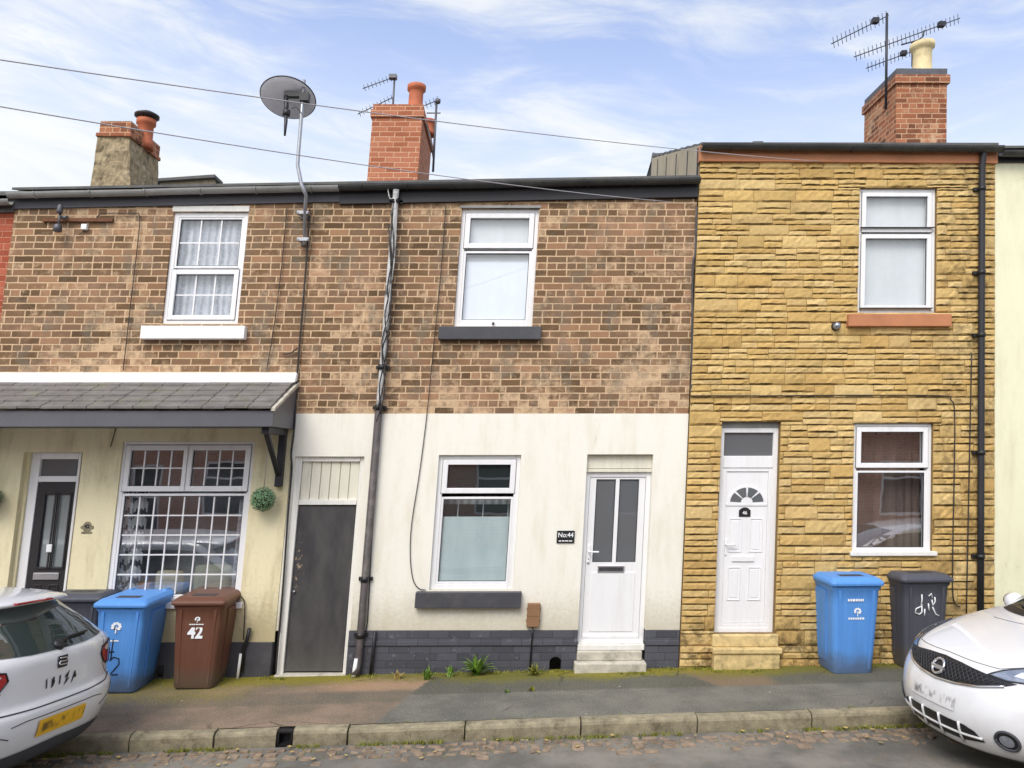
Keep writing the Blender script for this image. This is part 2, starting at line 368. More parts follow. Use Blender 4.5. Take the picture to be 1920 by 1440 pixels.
def glass(name, tint, refl=.22, fog=0.0, fogc=(.5,.5,.5)):
    g = G(name); lw = g.node('ShaderNodeLayerWeight'); lw.inputs[0].default_value = .5
    f = g.m('ADD', refl, g.m('MULTIPLY', g.m('POWER', lw.outputs[1], 5.0), 1-refl), clamp=True)
    gl = g.node('ShaderNodeBsdfGlossy'); gl.inputs['Roughness'].default_value = .012; gl.inputs['Color'].default_value = (.95,.97,1,1)
    nm = g.bump(g.noise(g.coord(), 1.6, 2), .06, .02); g.put(gl.inputs['Normal'], nm)
    tr = g.node('ShaderNodeBsdfTransparent'); g.put(tr.inputs[0], tint)
    last = tr.outputs[0]
    if fog:
        df = g.node('ShaderNodeBsdfDiffuse'); g.put(df.inputs[0], fogc); mx = g.node('ShaderNodeMixShader'); g.put(mx.inputs[0], fog)
        g.put(mx.inputs[1], last); g.put(mx.inputs[2], df.outputs[0]); last = mx.outputs[0]
    ms = g.node('ShaderNodeMixShader'); g.put(ms.inputs[0], f); g.put(ms.inputs[1], last); g.put(ms.inputs[2], gl.outputs[0])
    o = g.node('ShaderNodeOutputMaterial'); g.put(o.inputs[0], ms.outputs[0]); return g.mat
M['glass'] = glass('window_glass', (.88,.9,.91), .26)
M['glass_clear'] = glass('upper_window_glass', (.92,.94,.95), .10)
M['glass_green'] = glass('green_window_glass', (.88,.93,.92), .16, .06, (.4,.5,.5))
M['frost'] = glass('frosted_door_glass', (.3,.32,.34), .08, .75, (.17,.18,.19))
M['frost_light'] = glass('frosted_pale_glass', (.5,.55,.55), .1, .8, (.30,.34,.34))
M['car_glass'] = glass('car_glass', (.25,.32,.30), .16, .55, (.05,.065,.06))
def film():
    g = G('patterned_window_film'); uv = g.coord('UV'); us = g.sep(uv)
    a = g.m('ADD', us[0], us[1]); b = g.m('SUBTRACT', us[0], us[1])
    s1 = g.m('SINE', g.m('MULTIPLY', a, 190.0)); s2 = g.m('SINE', g.m('MULTIPLY', b, 190.0))
    p = g.step(g.m('MULTIPLY', s1, s2), -.1, .5)
    n = g.noise(g.scale(uv, 2.5, .8, 1), 2.2, 3)
    c = g.mix(g.m('MULTIPLY', p, .35), C(222,230,232), C(164,180,184)); c = g.mix(g.step(n, .35, .7), c, g.mix(.3, c, C(160,180,186)))
    return g.out(c, .35)
M['film'] = film()
def net(name, chev=False):
    g = G(name); uv = g.coord('UV'); us = g.sep(uv)
    fold = g.m('SINE', g.m('MULTIPLY', g.m('ADD', us[0], g.m('MULTIPLY', g.noise(uv, 3, 3), .08)), 70.0))
    c = g.mix(g.step(fold, -1.2, 1.2), C(150,152,160), C(212,214,220))
    c = g.mix(g.m('MULTIPLY', g.step(g.noise(uv, 28, 4, .7), .5, .66), .45), c, C(236,238,240))
    if chev:
        z = g.m('ADD', us[1], g.m('ABSOLUTE', g.m('SUBTRACT', g.m('MODULO', g.m('ADD', us[0], 20.0), .2), .1)))
        q = g.m('LESS_THAN', g.m('MODULO', g.m('ADD', z, 20.0), .2), .07); c = g.mix(q, C(206,206,204), C(70,72,78))
    return g.out(c, .9)
M['net'] = net('net_curtain'); M['chevron'] = net('chevron_curtain', True)
def pavement_mat():
    g = G('patched_pavement'); uv = g.coord('UV'); us = g.sep(uv); x, y = us[0], us[1]
    big = g.noise(uv, 1.6, 5, .65); fine = g.m('ADD', g.m('MULTIPLY', g.noise(uv, 62, 2, .8), .6), g.m('MULTIPLY', g.noise(uv, 130, 2, .7), .4)); midn = g.noise(uv, 16, 5, .7)
    wob = g.m('MULTIPLY', g.m('SUBTRACT', midn, .5), .12)
    xx = g.m('ADD', x, wob); yy = g.m('ADD', y, wob)
    brown = g.mix(g.step(big, .35, .65), C(108,98,84), C(140,120,102)); grey = g.mix(g.step(big, .35, .65), C(94,93,86), C(116,114,104))
    right = g.step(g.m('ADD', xx, g.m('MULTIPLY', y, -.30)), -.66, -.60)
    c = g.mix(right, brown, grey)
    # a trench strip of darker tarmac along the houses, with a pinkish patch beside the gate
    strip = g.m('MULTIPLY', g.step(yy, -.78, -.72), right)
    c = g.mix(g.m('MULTIPLY', strip, .6), c, C(72,72,58))
    lstrip = g.m('MULTIPLY', g.m('MULTIPLY', g.step(yy, -.98, -.93), g.step(yy, -.55, -.66)), g.m('SUBTRACT', 1.0, right))
    c = g.mix(g.m('MULTIPLY', lstrip, .55), c, C(94,90,78))
    pk = g.m('MULTIPLY', g.m('MULTIPLY', g.step(xx, -2.2, -1.5), g.m('SUBTRACT', 1.0, right)), g.step(yy, -.66, -.5))
    c = g.mix(g.m('MULTIPLY', pk, .75), c, C(166,134,104))
    pr = g.m('MULTIPLY', g.m('MULTIPLY', g.step(g.m('ADD', xx, g.m('MULTIPLY', y, .5)), 1.95, 2.05), g.step(xx, 3.1, 2.9)), g.step(yy, -.8, -.7))
    c = g.mix(g.m('MULTIPLY', pr, .7), c, C(128,106,82))
    wet = g.m('MULTIPLY', g.m('MULTIPLY', g.step(xx, -3.4, -3.8), g.step(yy, -1.25, -1.0)), g.step(big, .4, .55))
    c = g.mix(g.m('MULTIPLY', wet, .5), c, C(84,86,98))
    c = g.mix(g.m('MULTIPLY', g.step(fine, .52, .68), .6), c, C(176,170,152))
    c = g.mix(g.m('MULTIPLY', g.step(fine, .48, .34), .75), c, C(58,56,50))
    # moss creeping out from the wall foot
    mo = g.m('ADD', g.m('MULTIPLY', y, 1.15), g.m('ADD', g.m('MULTIPLY', midn, .55), g.m('MULTIPLY', g.noise(uv, 1.1, 3), .9)))
    c = g.mix(g.m('MULTIPLY', g.step(mo, .18, .56), .9), c, g.mix(g.step(fine, .3, .7), C(84,84,38), C(128,122,46)))
    my = g.m('ADD', y, g.m('MULTIPLY', g.m('SUBTRACT', midn, .5), .5))
    m1 = g.m('MULTIPLY', g.m('MULTIPLY', g.step(x, -3.4, -2.6), g.step(x, -1.2, -1.7)), g.step(my, -.42, -.16))
    m2 = g.m('MULTIPLY', g.m('MULTIPLY', g.step(x, .3, .9), g.step(x, 3.4, 2.6)), g.step(my, -.40, -.12))
    m3 = g.m('MULTIPLY', g.m('MULTIPLY', g.step(x, -4.6, -4.0), g.step(x, -2.4, -2.9)), g.step(my, -.95, -.6))
    mm = g.m('ADD', g.m('ADD', m1, m2), g.m('MULTIPLY', m3, .55), clamp=True)
    c = g.mix(g.m('MULTIPLY', g.m('MULTIPLY', mm, g.step(midn, .25, .55)), .8), c, g.mix(g.step(fine, .35, .65), C(96,92,34), C(160,146,48)))
    ck = g.m('MULTIPLY', g.step(g.vor(g.scale(g.comb(g.m('ADD', x, wob), y), .7, 1.6, 1), 1.1, 'DISTANCE_TO_EDGE'), .012, .004), g.step(big, .5, .6)); c = g.mix(g.m('MULTIPLY', ck, .6), c, C(52,52,40))
    sp = g.m('MULTIPLY', g.step(g.vor(uv, 3.2), .035, .022), 1.0); c = g.mix(g.m('MULTIPLY', sp, .8), c, C(216,210,198))
    sp2 = g.step(g.vor(g.scale(uv, 1, 1, 1, (3.3, 1.7, 0)), 7), .045, .03); c = g.mix(g.m('MULTIPLY', sp2, .45), c, C(200,190,176))
    return g.out(c, .82, g.bump(g.m('ADD', fine, midn), .5, .006), spec=.3)
M['pave'] = pavement_mat()
def road_mat():
    g = G('worn_road'); uv = g.coord('UV'); y = g.sep(uv)[1]
    big = g.noise(uv, 1.2, 5, .65); fine = g.noise(uv, 120, 3, .7)
    c = g.mix(g.step(big, .35, .65), C(92,90,84), C(130,126,116))
    c = g.mix(g.m('MULTIPLY', g.step(fine, .5, .78), .5), c, C(186,180,170)); c = g.mix(g.m('MULTIPLY', g.step(fine, .48, .28), .5), c, C(58,56,54))
    c = g.mix(g.m('MULTIPLY', g.step(g.noise(uv, 7, 5, .7), .52, .7), .5), c, C(112,96,78))
    return g.out(c, .8, g.bump(g.m('ADD', fine, big), .5, .008), spec=.3)
M['road'] = road_mat()
M['kerb'] = plain('kerb_stone', C(146,137,112), .9, .28, 9, .5, 50, dirt=C(84,76,56), damt=.95)
M['kerb_dark'] = plain('kerb_joint_soil', C(60,56,42), .95, .3, 9, .3, dirt=C(70,84,34), damt=.7)
M['sett'] = plain('gutter_setts', C(140,122,102), .85, .4, 11, .4, 60, dirt=C(86,74,60), damt=.8)
M['grass'] = plain('weed_leaf', C(112,146,52), .6, .3, 20)
M['moss'] = plain('moss_tuft', C(128,130,48), .9, .35, 20)
M['dry'] = plain('dry_weed', C(182,160,98), .8, .25, 20)
M['leaf_dark'] = plain('topiary_leaf', C(122,162,118), .5, .55, 40)
def plate_mat(name, rgb, ink, zc):
    g = G(name); uv = g.coord('UV'); us = g.sep(uv)
    n = g.noise(g.scale(uv, 17, 9, 1), 1.0, 2.0, .5); band = g.step(g.m('ABSOLUTE', g.m('SUBTRACT', us[1], zc)), .05, .02)
    return g.out(g.mix(g.m('MULTIPLY', g.m('MULTIPLY', g.step(n, .44, .66), band), .85), rgb, ink), .4)
M['plate_y'] = plate_mat('yellow_plate', C(232,180,30), C(66,48,26), .512); M['plate_w'] = plate_mat('white_plate', C(222,222,222), C(96,96,98), .53)
M['card'] = plain('cardboard', C(176,126,78), .8, .1, 6)
M['cushion'] = plain('cushion_cloth', C(196,188,166), .9, .1, 8)
M['sofa'] = plain('beige_sofa', C(178,180,160), .9, .1, 5)

# ------------------------------------------------------------------ ground
GX = [-60, -30, -14, -10, -8, -6, -4, -2, 0, 2, 4, 6, 8, 10, 14, 30, 60]
def strip(y0, y1, ny, dz=0.0, xs=GX):
    mb = MB(); v = []; f = []
    for j in range(ny+1):
        y = y0 + (y1-y0)*j/ny
        for x in xs: v.append((x, y, (gz(x, y) if not callable(dz) else 0) + (dz(x, y) if callable(dz) else dz)))
    n = len(xs)
    for j in range(ny):
        for i in range(n-1): f.append((j*n+i, j*n+i+1, (j+1)*n+i+1, (j+1)*n+i))
    mb.raw(v, f, False); return mb
def zk(x): return .030*max(-14, min(14, x)) - .014
strip(-400, 400, 8, lambda x, y: zk(x) - .42, [-400]+GX+[400]).build('ground', M['road']).__setitem__('kind', 'structure')
strip(-8.0, KERB_Y-.02, 8, lambda x, y: zk(x) - .135 + .05*sin(pi*max(0, min(1, (KERB_Y-y)/6.3)))).build('road', M['road'])['kind'] = 'structure'
strip(KERB_Y+.118, .02, 6).build('pavement', M['pave'])['kind'] = 'structure'
strip(-11.0, -8.1, 2, lambda x, y: zk(x) + 0.0).build('far_pavement', M['road'])['kind'] = 'structure'
mb = MB()
for x in range(-14, 14): mb.hexa([(x,-8.1,zk(x)-.3),(x+.99,-8.1,zk(x+1)-.3),(x+.99,-8.0,zk(x+1)-.3),(x,-8.0,zk(x)-.3)], [(x,-8.1,zk(x)+.005),(x+.99,-8.1,zk(x+1)+.005),(x+.99,-8.0,zk(x+1)+.005),(x,-8.0,zk(x)+.005)])
mb.build('far_kerb', M['kerb'], bevel=.012)['kind'] = 'structure'
def kx(px, py=1375): return P(px, py, KERB_Y)[0]
joints = [kx(p) for p in (-600, -370, -130, 80, 245, 402, 519)]
j2 = [kx(p) for p in (549, 652, 871, 1088, 1306, 1521, 1735, 1950, 2170, 2400)]
mb = MB()
for js in (joints, j2):
    for a, b in zip(js, js[1:]):
        a += .006; b -= .006; dz = random.uniform(-.008, .008); dy = random.uniform(-.012, .012); t = random.uniform(-.006, .006)
        y0, y1 = KERB_Y + dy, KERB_Y + .115
        n = max(2, int((b-a)/.16))
        for i in range(n):
            xa, xb = a+(b-a)*i/n, a+(b-a)*(i+1)/n
        seg = [a+(b-a)*i/n for i in range(n+1)]
        v = []; f = []
        for q, x in enumerate(seg):
            r = random.uniform(-.005, .005); z = zk(x)+dz+t*(q/n-.5)
            for (yy, zz) in ((y0-.004, -.2), (y0-.006+r, -.035), (y0+.004+r*.6, -.012), (y0+.022, .002+r*.5), (y1, .004), (y1, -.2)): v.append((x, yy, z+zz))
        for q in range(n):
            for k in range(5): f.append((q*6+k, (q+1)*6+k, (q+1)*6+k+1, q*6+k+1))
        f.append(tuple(range(5,-1,-1))); f.append(tuple(n*6+k for k in range(6)))
        mb.raw(v, f, False)
for xa, xb in ((-14.0, joints[0]), (j2[-1], 14.0)):
    mb.hexa([(xa,KERB_Y,zk(xa)-.2),(xb,KERB_Y,zk(xb)-.2),(xb,KERB_Y+.115,zk(xb)-.2),(xa,KERB_Y+.115,zk(xa)-.2)], [(xa,KERB_Y,zk(xa)),(xb,KERB_Y,zk(xb)),(xb,KERB_Y+.115,zk(xb)),(xa,KERB_Y+.115,zk(xa))])
kerb = mb.build('kerb', M['kerb'], bevel=.008); kerb['kind'] = 'structure'
mb = MB()      # earth packed behind and under the stones
for xa, xb in ((-14, joints[-1]), (j2[0], 14)):
    n = 12
    for i in range(n):
        a, b = xa+(xb-xa)*i/n, xa+(xb-xa)*(i+1)/n
        mb.hexa([(a,KERB_Y+.02,zk(a)-.25),(b,KERB_Y+.02,zk(b)-.25),(b,KERB_Y+.125,zk(b)-.25),(a,KERB_Y+.125,zk(a)-.25)],[(a,KERB_Y+.02,zk(a)-.03),(b,KERB_Y+.02,zk(b)-.03),(b,KERB_Y+.125,zk(b)-.012),(a,KERB_Y+.125,zk(a)-.012)])
mb.build('kerb_bedding', M['kerb_dark'])['kind'] = 'structure'
# drain slot through the kerb
mb = MB(); xa, xb = joints[-1], j2[0]
mb.hexa([(xa,KERB_Y+.35,zk(xa)-.14),(xb,KERB_Y+.35,zk(xb)-.14),(xb,KERB_Y+.40,zk(xb)-.14),(xa,KERB_Y+.40,zk(xa)-.14)],[(xa,KERB_Y+.30,zk(xa)+.0),(xb,KERB_Y+.30,zk(xb)+.0),(xb,KERB_Y+.40,zk(xb)),(xa,KERB_Y+.40,zk(xa))])
dr = thing('kerb_drain', 'black rainwater outlet slot in the gap between two kerb stones', 'drain', (xa, KERB_Y, zk(xa)))
mb = MB(); x0, x1, z = xa+.008, xb-.008, zk(xa)
mb.box(x0, x1, KERB_Y+.02, KERB_Y+.13, z-.2, z-.12); mb.box(x0, x0+.012, KERB_Y+.012, KERB_Y+.13, z-.12, z-.004); mb.box(x1-.012, x1, KERB_Y+.012, KERB_Y+.13, z-.12, z-.004)
mb.box(x0, x1, KERB_Y+.1, KERB_Y+.13, z-.12, z-.004); mb.box(x0+.012, x1-.012, KERB_Y+.02, KERB_Y+.1, z-.022, z-.006)
mb.build('channel', M['black'], dr)
# gutter setts: rows of small blocks along the road edge
mb = MB()
y = KERB_Y - .09
for r in range(4):
    x = -9 + random.random()*.1; dep = .085 + .012*r
    while x < 9:
        w = random.uniform(.08, .17); 
        if random.random() < (.9, .93, .8, .4)[r]:
            zz = zk(x) - .135 + random.uniform(.0, .018) + .008; yy = y + random.uniform(-.014, .014); a = random.uniform(-.02,.02)
            q = [(x+.007, yy-dep+.01+a), (x+w-.007, yy-dep+.01-a), (x+w-.007, yy-.008-a), (x+.007, yy-.008+a)]
            mb.hexa([(p[0],p[1],zz-.06) for p in q], [(p[0]+(.008 if i in (0,3) else -.008), p[1]+(.008 if i<2 else -.008), zz+random.uniform(-.005,.005)) for i, p in enumerate(q)])
        x += w
    y -= dep
mb.build('gutter_setts', M['sett'], bevel=.006)['kind'] = 'structure'

# ------------------------------------------------------------------ facade helpers
def wall_holes(mb, x0, x1, z0, z1, holes, y, depth=.1, c=None):
    xs = sorted({x0, x1, *[min(max(h[k], x0), x1) for h in holes for k in (0, 1)]}); zs = sorted({z0, z1, *[min(max(h[k], z0), z1) for h in holes for k in (2, 3)]})
    for a, b in zip(xs, xs[1:]):
        for e, d in zip(zs, zs[1:]):
            cx, cz = (a+b)/2, (e+d)/2
            if any(h[0] < cx < h[1] and h[2] < cz < h[3] for h in holes): continue
            mb.face([(a,y,e),(b,y,e),(b,y,d),(a,y,d)], c=c)
    for h in holes:
        a, b, e, d = max(h[0],x0), min(h[1],x1), max(h[2],z0), min(h[3],z1)
        if b-a < 1e-3 or d-e < 1e-3: continue
        Y = y+depth
        if h[0] >= x0: mb.face([(a,y,e),(a,y,d),(a,Y,d),(a,Y,e)])
        if h[1] <= x1: mb.face([(b,y,e),(b,Y,e),(b,Y,d),(b,y,d)])
        if h[3] <= z1: mb.face([(a,y,d),(b,y,d),(b,Y,d),(a,Y,d)])
        if h[2] >= z0: mb.face([(a,y,e),(a,Y,e),(b,Y,e),(b,y,e)])
def shell(house, x0, x1, zt, ridge_y, rise, name_mat, y0=.13, back=7.0, zb=-.6):
    """party walls, rear wall, floor between the storeys"""
    mb = MB()
    for a, b in ((x0, x0+.1), (x1-.1, x1)):
        mb.prism([(y0, zb), (back, zb), (back, zt), (ridge_y, zt+rise-.06), (y0, zt)], a, b, 'yz')
    mb.box(x0+.1, x1-.1, back-.1, back, zb, zt); mb.box(x0+.1, x1-.1, y0+.08, back-.1, 2.72, 2.86); mb.box(x0+.1, x1-.1, y0+.08, back-.1, zt-.1, zt-.02)
    mb.box(x0+.1, x1-.1, 2.6, 2.7, zb, zt-.1)
    mb.build('party_wall', name_mat, house)
def roof(house, x0, x1, ze0, ze1, ridge_y, rise, mat, over=.1):
    mb = MB(); n = 9
    run = ridge_y + over
    for i in range(n):       # lapped courses
        a, b = i/n, (i+1)/n+.02
        y0, y1 = -over + run*a, -over + run*min(b, 1); d = .03
        def Z(x0z, t): return x0z + rise*t
        mb.hexa([(x0,y0,Z(ze0,a)+.0),(x1,y0,Z(ze1,a)+.0),(x1,y1,Z(ze1,min(b,1))-.03),(x0,y1,Z(ze0,min(b,1))-.03)], [(x0,y0,Z(ze0,a)+d),(x1,y0,Z(ze1,a)+d),(x1,y1,Z(ze1,min(b,1))),(x0,y1,Z(ze0,min(b,1)))])
    mb.hexa([(x0,ridge_y,ze0+rise-.03),(x1,ridge_y,ze1+rise-.03),(x1,7.1,ze1-.03),(x0,7.1,ze0-.03)],[(x0,ridge_y,ze0+rise),(x1,ridge_y,ze1+rise),(x1,7.1,ze1),(x0,7.1,ze0)])
    r = mb.build('roof', mat, house)
    mb = MB(); L = x1-x0; k = int(L/.45)
    for i in range(k):
        a, b = x0+L*i/k, x0+L*(i+1)/k-.008; za, zb2 = ze0+(ze1-ze0)*i/k+rise, ze0+(ze1-ze0)*(i+1)/k+rise
        mb.tube([(a, ridge_y, za-.02), (a+.05, ridge_y, za-.028+.006), (b, ridge_y, zb2-.028)], [.088, .08, .08], 10)
    mb.build('ridge_tiles', mat, r)
    return r
def gutter(house, p0, p1, r, mat, fmat, fz0, fz1, fy=-.03, clips=8, name='gutter'):
    """half-round gutter + fascia board; p0/p1 = left/right (x,y,z) of the gutter centre"""
    p0, p1 = Vector(p0), Vector(p1); mb = MB(); n = 9; out = []; NX = 10
    for s_, rr in ((0, r), (1, r-.006)):
        pass
    v = []; f = []
    prof = [(-cos(pi*j/n)*r, -sin(pi*j/n)*r) for j in range(n+1)] + [(cos(pi*j/n)*(r-.008), -sin(pi*j/n)*(r-.008)) for j in range(n+1)]
    m = len(prof)
    for i in range(NX+1):
        c = p0.lerp(p1, i/NX); sag = random.uniform(-.004, .004) if 0 < i < NX else 0
        for a, b in prof: v.append((c.x, c.y+a, c.z+b+sag))
    for i in range(NX):
        for j in range(m): f.append((i*m+j, i*m+(j+1)%m, (i+1)*m+(j+1)%m, (i+1)*m+j))
    f.append(tuple(range(m))[::-1]); f.append(tuple(NX*m+j for j in range(m)))
    mb.raw(v, f, False); g = mb.build(name, mat, house)
    for i in range(clips):
        c = p0.lerp(p1, (i+.5)/clips); mb = MB()
        mb.tube([c+Vector((0,-cos(pi*j/8)*(r+.006),-sin(pi*j/8)*(r+.006))) for j in range(9)], .007, 6)
        mb.build('gutter_clip', mat, g)
    mb = MB(); ya = fy
    mb.hexa([(p0.x,ya,p0.z+fz0),(p1.x,ya,p1.z+fz0),(p1.x,.02,p1.z+fz0),(p0.x,.02,p0.z+fz0)],[(p0.x,ya,p0.z+fz1),(p1.x,ya,p1.z+fz1),(p1.x,.02,p1.z+fz1),(p0.x,.02,p0.z+fz1)])
    mb.build('fascia', fmat, house)
    return g
def frame_box(mb, x0, x1, z0, z1, w, y0, y1, wb=None):
    wb = wb or w
    mb.box(x0, x0+w, y0, y1, z0, z1); mb.box(x1-w, x1, y0, y1, z0, z1)
    mb.box(x0+w, x1-w, y0, y1, z1-w, z1); mb.box(x0+w, x1-w, y0, y1, z0, z0+wb)
def window(house, r, y, lights, fw=.05, sw=.04, gl='glass', grid=None, bars=.018, mat='upvc', name='window', label=None, seal=True):
    """r = X0,X1,Z0,Z1; y = face of the frame; lights = list of (fx0,fx1,fz0,fz1,opening?) fractions of the inner area"""
    x0, x1, z0, z1 = r; mb = MB(); d = .07; seals = []
    frame_box(mb, x0, x1, z0, z1, fw, y, y+d)
    ix0, ix1, iz0, iz1 = x0+fw, x1-fw, z0+fw, z1-fw; W, H = ix1-ix0, iz1-iz0
    panes = []; sl = MB()
    for L in lights:
        a, b, e, t = ix0+W*L[0], ix0+W*L[1], iz0+H*L[2], iz0+H*L[3]; op = L[4]; gap = .0035
        if op:       # opening sash stands proud
            frame_box(mb, a+gap-.012, b-gap+.012, e+gap-.012, t-gap+.012, sw+.012, y-.014, y+d-.004); s = sw
        else:
            frame_box(mb, a, b, e, t, sw*.55, y+.006, y+d-.006); s = sw*.55
        pa = (a+s, b-s, e+s, t-s); panes.append((pa, L[5] if len(L) > 5 else None, L[6] if len(L) > 6 else gl))
        sl = MB(); frame_box(sl, pa[0], pa[1], pa[2], pa[3], .007, y+.012, y+.03); seals.append(sl)
        if op: sl = MB(); seals.append(sl); frame_box(sl, a+gap-.018, b-gap+.018, e+gap-.018, t-gap+.018, .005, y-.003, y+.0)
    for k in range(len(lights)):
        pass
    fo = mb.build(name, M[mat], house, bevel=.005, label=label)
    for sl in seals: sl.build('seal', M['seal'], fo)
    for pa, gr, glm in panes:
        p = MB(); p.face([(pa[0]-.004,y+.032,pa[2]-.004),(pa[1]+.004,y+.032,pa[2]-.004),(pa[1]+.004,y+.032,pa[3]+.004),(pa[0]-.004,y+.032,pa[3]+.004)]); p.build('pane', M[glm], fo)
        if gr:
            nx, nz = gr; gb = MB()
            for i in range(1, nx): x = pa[0]+(pa[1]-pa[0])*i/nx; gb.box(x-bars/2, x+bars/2, y+.018, y+.029, pa[2], pa[3])
            for i in range(1, nz): z = pa[2]+(pa[3]-pa[2])*i/nz; gb.box(pa[0], pa[1], y+.0185, y+.0285, z-bars/2, z+bars/2)
            gb.build('glazing_bars', M[mat], fo)
    return fo
def slab(parent, r, y0, y1, mat, name='sill', bevel=.006, label=None):
    mb = MB(); mb.box(r[0], r[1], y0, y1, r[2], r[3]); return mb.build(name, M[mat], parent, bevel=bevel, label=label)
def sheet(parent, x0, x1, z0, z1, y, mat, name, wavy=0):
    mb = MB()
    if not wavy: mb.box(x0, x1, y, y+.006, z0, z1)
    else:
        n = max(16, int((x1-x0)*60)); v = []; f = []
        for i in range(n+1):
            x = x0+(x1-x0)*i/n; yy = y+wavy*sin(x*55+sin(x*13)*1.5)
            v += [(x, yy, z0), (x, yy+wavy*.3*sin(x*30), z1)]
        for i in range(n): f.append((i*2, i*2+2, i*2+3, i*2+1))
        mb.raw(v, f, True)
    return mb.build(name, M[mat], parent)

XL, XA, XB, XC_, XD, XE = -9.9, -6.16, -2.532, 2.116, 5.745, 9.5
zf = lambda x: 2.964            # top of the ground-floor render
EZ = lambda x: 5.615 + (x+6.16)*.0205     # gutter line of 42/44
# openings
w42u = rect(314, 456, 397, 607); w42l = rect(215.5, 465, 828, 1128); d42 = rect(21, 133, 848, 1262)
w44u = rect(858, 1005, 390, 612); w44l = rect(814, 969.5, 853, 1106); d44 = rect(1090.5, 1215.5, 852, 1250); gt = rect(536, 667, 856, 1262)
w46u = rect(1611, 1757, 352, 586, -.05); w46l = rect(1600.5, 1750, 794, 1040, -.05); d46 = rect(1347, 1459, 791, 1189, -.05)

# ------------------------------------------------------------------ house 44
h44 = thing('terraced_house', 'brick terraced house with cream ground floor, two plain white windows and half-glazed white door', 'house', (-.2, 0, 0), 'houses of the terrace')
mb = MB(); wall_holes(mb, XB, XC_, 2.964, 5.60, [w44u], 0.0, .11); mb.build('upper_wall', M['brick'], h44)
zpl = rect(900, 1000, 1181, 1182)[3]
mb = MB(); RY = -.014
wall_holes(mb, XB, XC_, zpl, 2.966, [w44l, d44, gt], RY, .12); mb.face([(XB,RY,2.966),(XC_,RY,2.966),(XC_,.0,2.966),(XB,.0,2.966)])
mb.build('render_wall', M['cream'], h44)
shell(h44, XB, XC_, 5.66, 3.4, 1.16, M['dark'])
pv = P(1042, 1245)[0]
mb = MB(); vent = (pv-.075, pv+.06, -.05, .17)
wall_holes(mb, gt[1]-.008, d44[0]-.002, -.35, zpl-.002, [vent], -.032, .2); mb.face([(gt[1]-.008,-.032,zpl-.002),(d44[0]-.002,-.032,zpl-.002),(d44[0]-.002,0,zpl-.002),(gt[1]-.008,0,zpl-.002)])
mb.box(d44[1]+.004, XC_-.002, -.032, .08, -.35, zpl-.002); mb.box(gt[1]-.008, gt[1]+.05, -.03, .08, -.35, zpl-.004)
z2 = P(900, 1201)[1]
for a, b in ((gt[1]-.008, d44[0]-.002), (d44[1]+.004, XC_-.002)): mb.box(a, b, -.045, -.032, z2-.05, z2+.008)
pl = mb.build('plinth', M['plinth'], h44, bevel=.006)
# pipe-vent hole: arched surround hiding the square corners
mb = MB(); n = 10; arc = [(vent[0]+.0675+.07*cos(pi*i/n), .1+.066*sin(pi*i/n)) for i in range(n+1)]
for a, b in zip(arc, arc[1:]): mb.prism([a, b, (b[0], .172), (a[0], .172)], -.031, .02)
mb.build('vent_arch', M['plinth'], pl)
# windows
wo = window(h44, w44u, .045, [(0,1,0,.655,False,None,'glass_clear'), (0,1,.685,1,True,None,'glass_clear')], .062, .05)
slab(wo, rect(823, 1014, 614, 638), -.085, .06, 'dark_sill'); 
x0,x1,z0,z1 = w44u; sheet(wo, x0+.06, x1-.06, z0+.06, z1-.06, .125, 'blind', 'blind'); sheet(wo, x0+.06, x1-.06, z0+.06, z0+(z1-z0)*.56, .115, 'blind2', 'lower_blind')
mb = MB(); mb.box((x0+x1)/2-.012, (x0+x1)/2+.012, .02, .045, z0+.03, z0+.055); mb.build('catch', M['black'], wo)
mb = MB(); mb.box(x0-.02, x1+.02, -.01, .05, z1, z1+.03); mb.build('head_trim', M['gut_grey'], wo)
wo = window(h44, w44l, .03, [(0,1,0,.70,False,None,'glass_green'), (0,1,.735,1,True,None,'glass_green')], .062, .05)
x0,x1,z0,z1 = w44l; r = rect(780, 977, 1108, 1137); slab(wo, r, -.10, .04, 'dark_sill')
sheet(wo, x0+.07, x1-.07, z0+.07, z0+(z1-z0)*.535, .072, 'film', 'window_film')
mb = MB()      # vertical blind slats in the dark upper part
sheet(wo, x0+.08, x1-.08, z0+(z1-z0)*.62, z0+(z1-z0)*.68, .25, 'net', 'blind_headrail')
for i in range(3): mb = MB(); mb.box(x0+.25+i*.3, x0+.262+i*.3, .2, .205, z0+.1, z0+(z1-z0)*.66); mb.build('blind_cord', M['white'], wo)
# front door
x0,x1,z0,z1 = d44; zd1 = P(1155, 886)[1]; zth = P(1142, 1207)[1]
do = MB(); fw = .055; y = .07
frame_box(do, x0, x1, zth, zd1, fw, y, y+.07); dfr = do.build('door_frame', M['upvc'], h44, bevel=.005)
mb = MB(); mb.box(x0, x1, .05, .12, zd1+.045, z1-.004); mb.box(x0, x1, .035, .12, zd1+.002, zd1+.04); mb.build('overpanel', M['cream_wood'], dfr, bevel=.006)
gx = [P(p, 980)[0] for p in (1107, 1150, 1156, 1199)]; gz0, gz1_ = P(1150, 1056)[1], P(1150, 899)[1]
mb = MB(); lx0, lx1, lz0, lz1 = x0+fw+.004, x1-fw-.004, zth+.05, zd1-fw-.004
ga = (lx0+.075, (lx0+lx1)/2-.022, gz0, gz1_); gb_ = ((lx0+lx1)/2+.022, lx1-.075, gz0, gz1_)
wall_holes(mb, lx0, lx1, lz0, lz1, [ga, gb_], y+.012, .03)
for ex, ey in ((lx0, lx0+.002), ): pass
pz = P(1150, 1075)[1]
mb.box(lx0+.075, lx1-.075, y+.004, y+.0125, lz0+.07, pz); mb.box(lx0, lx1, y-.008, y+.012, lz0-.0, lz0+.035)
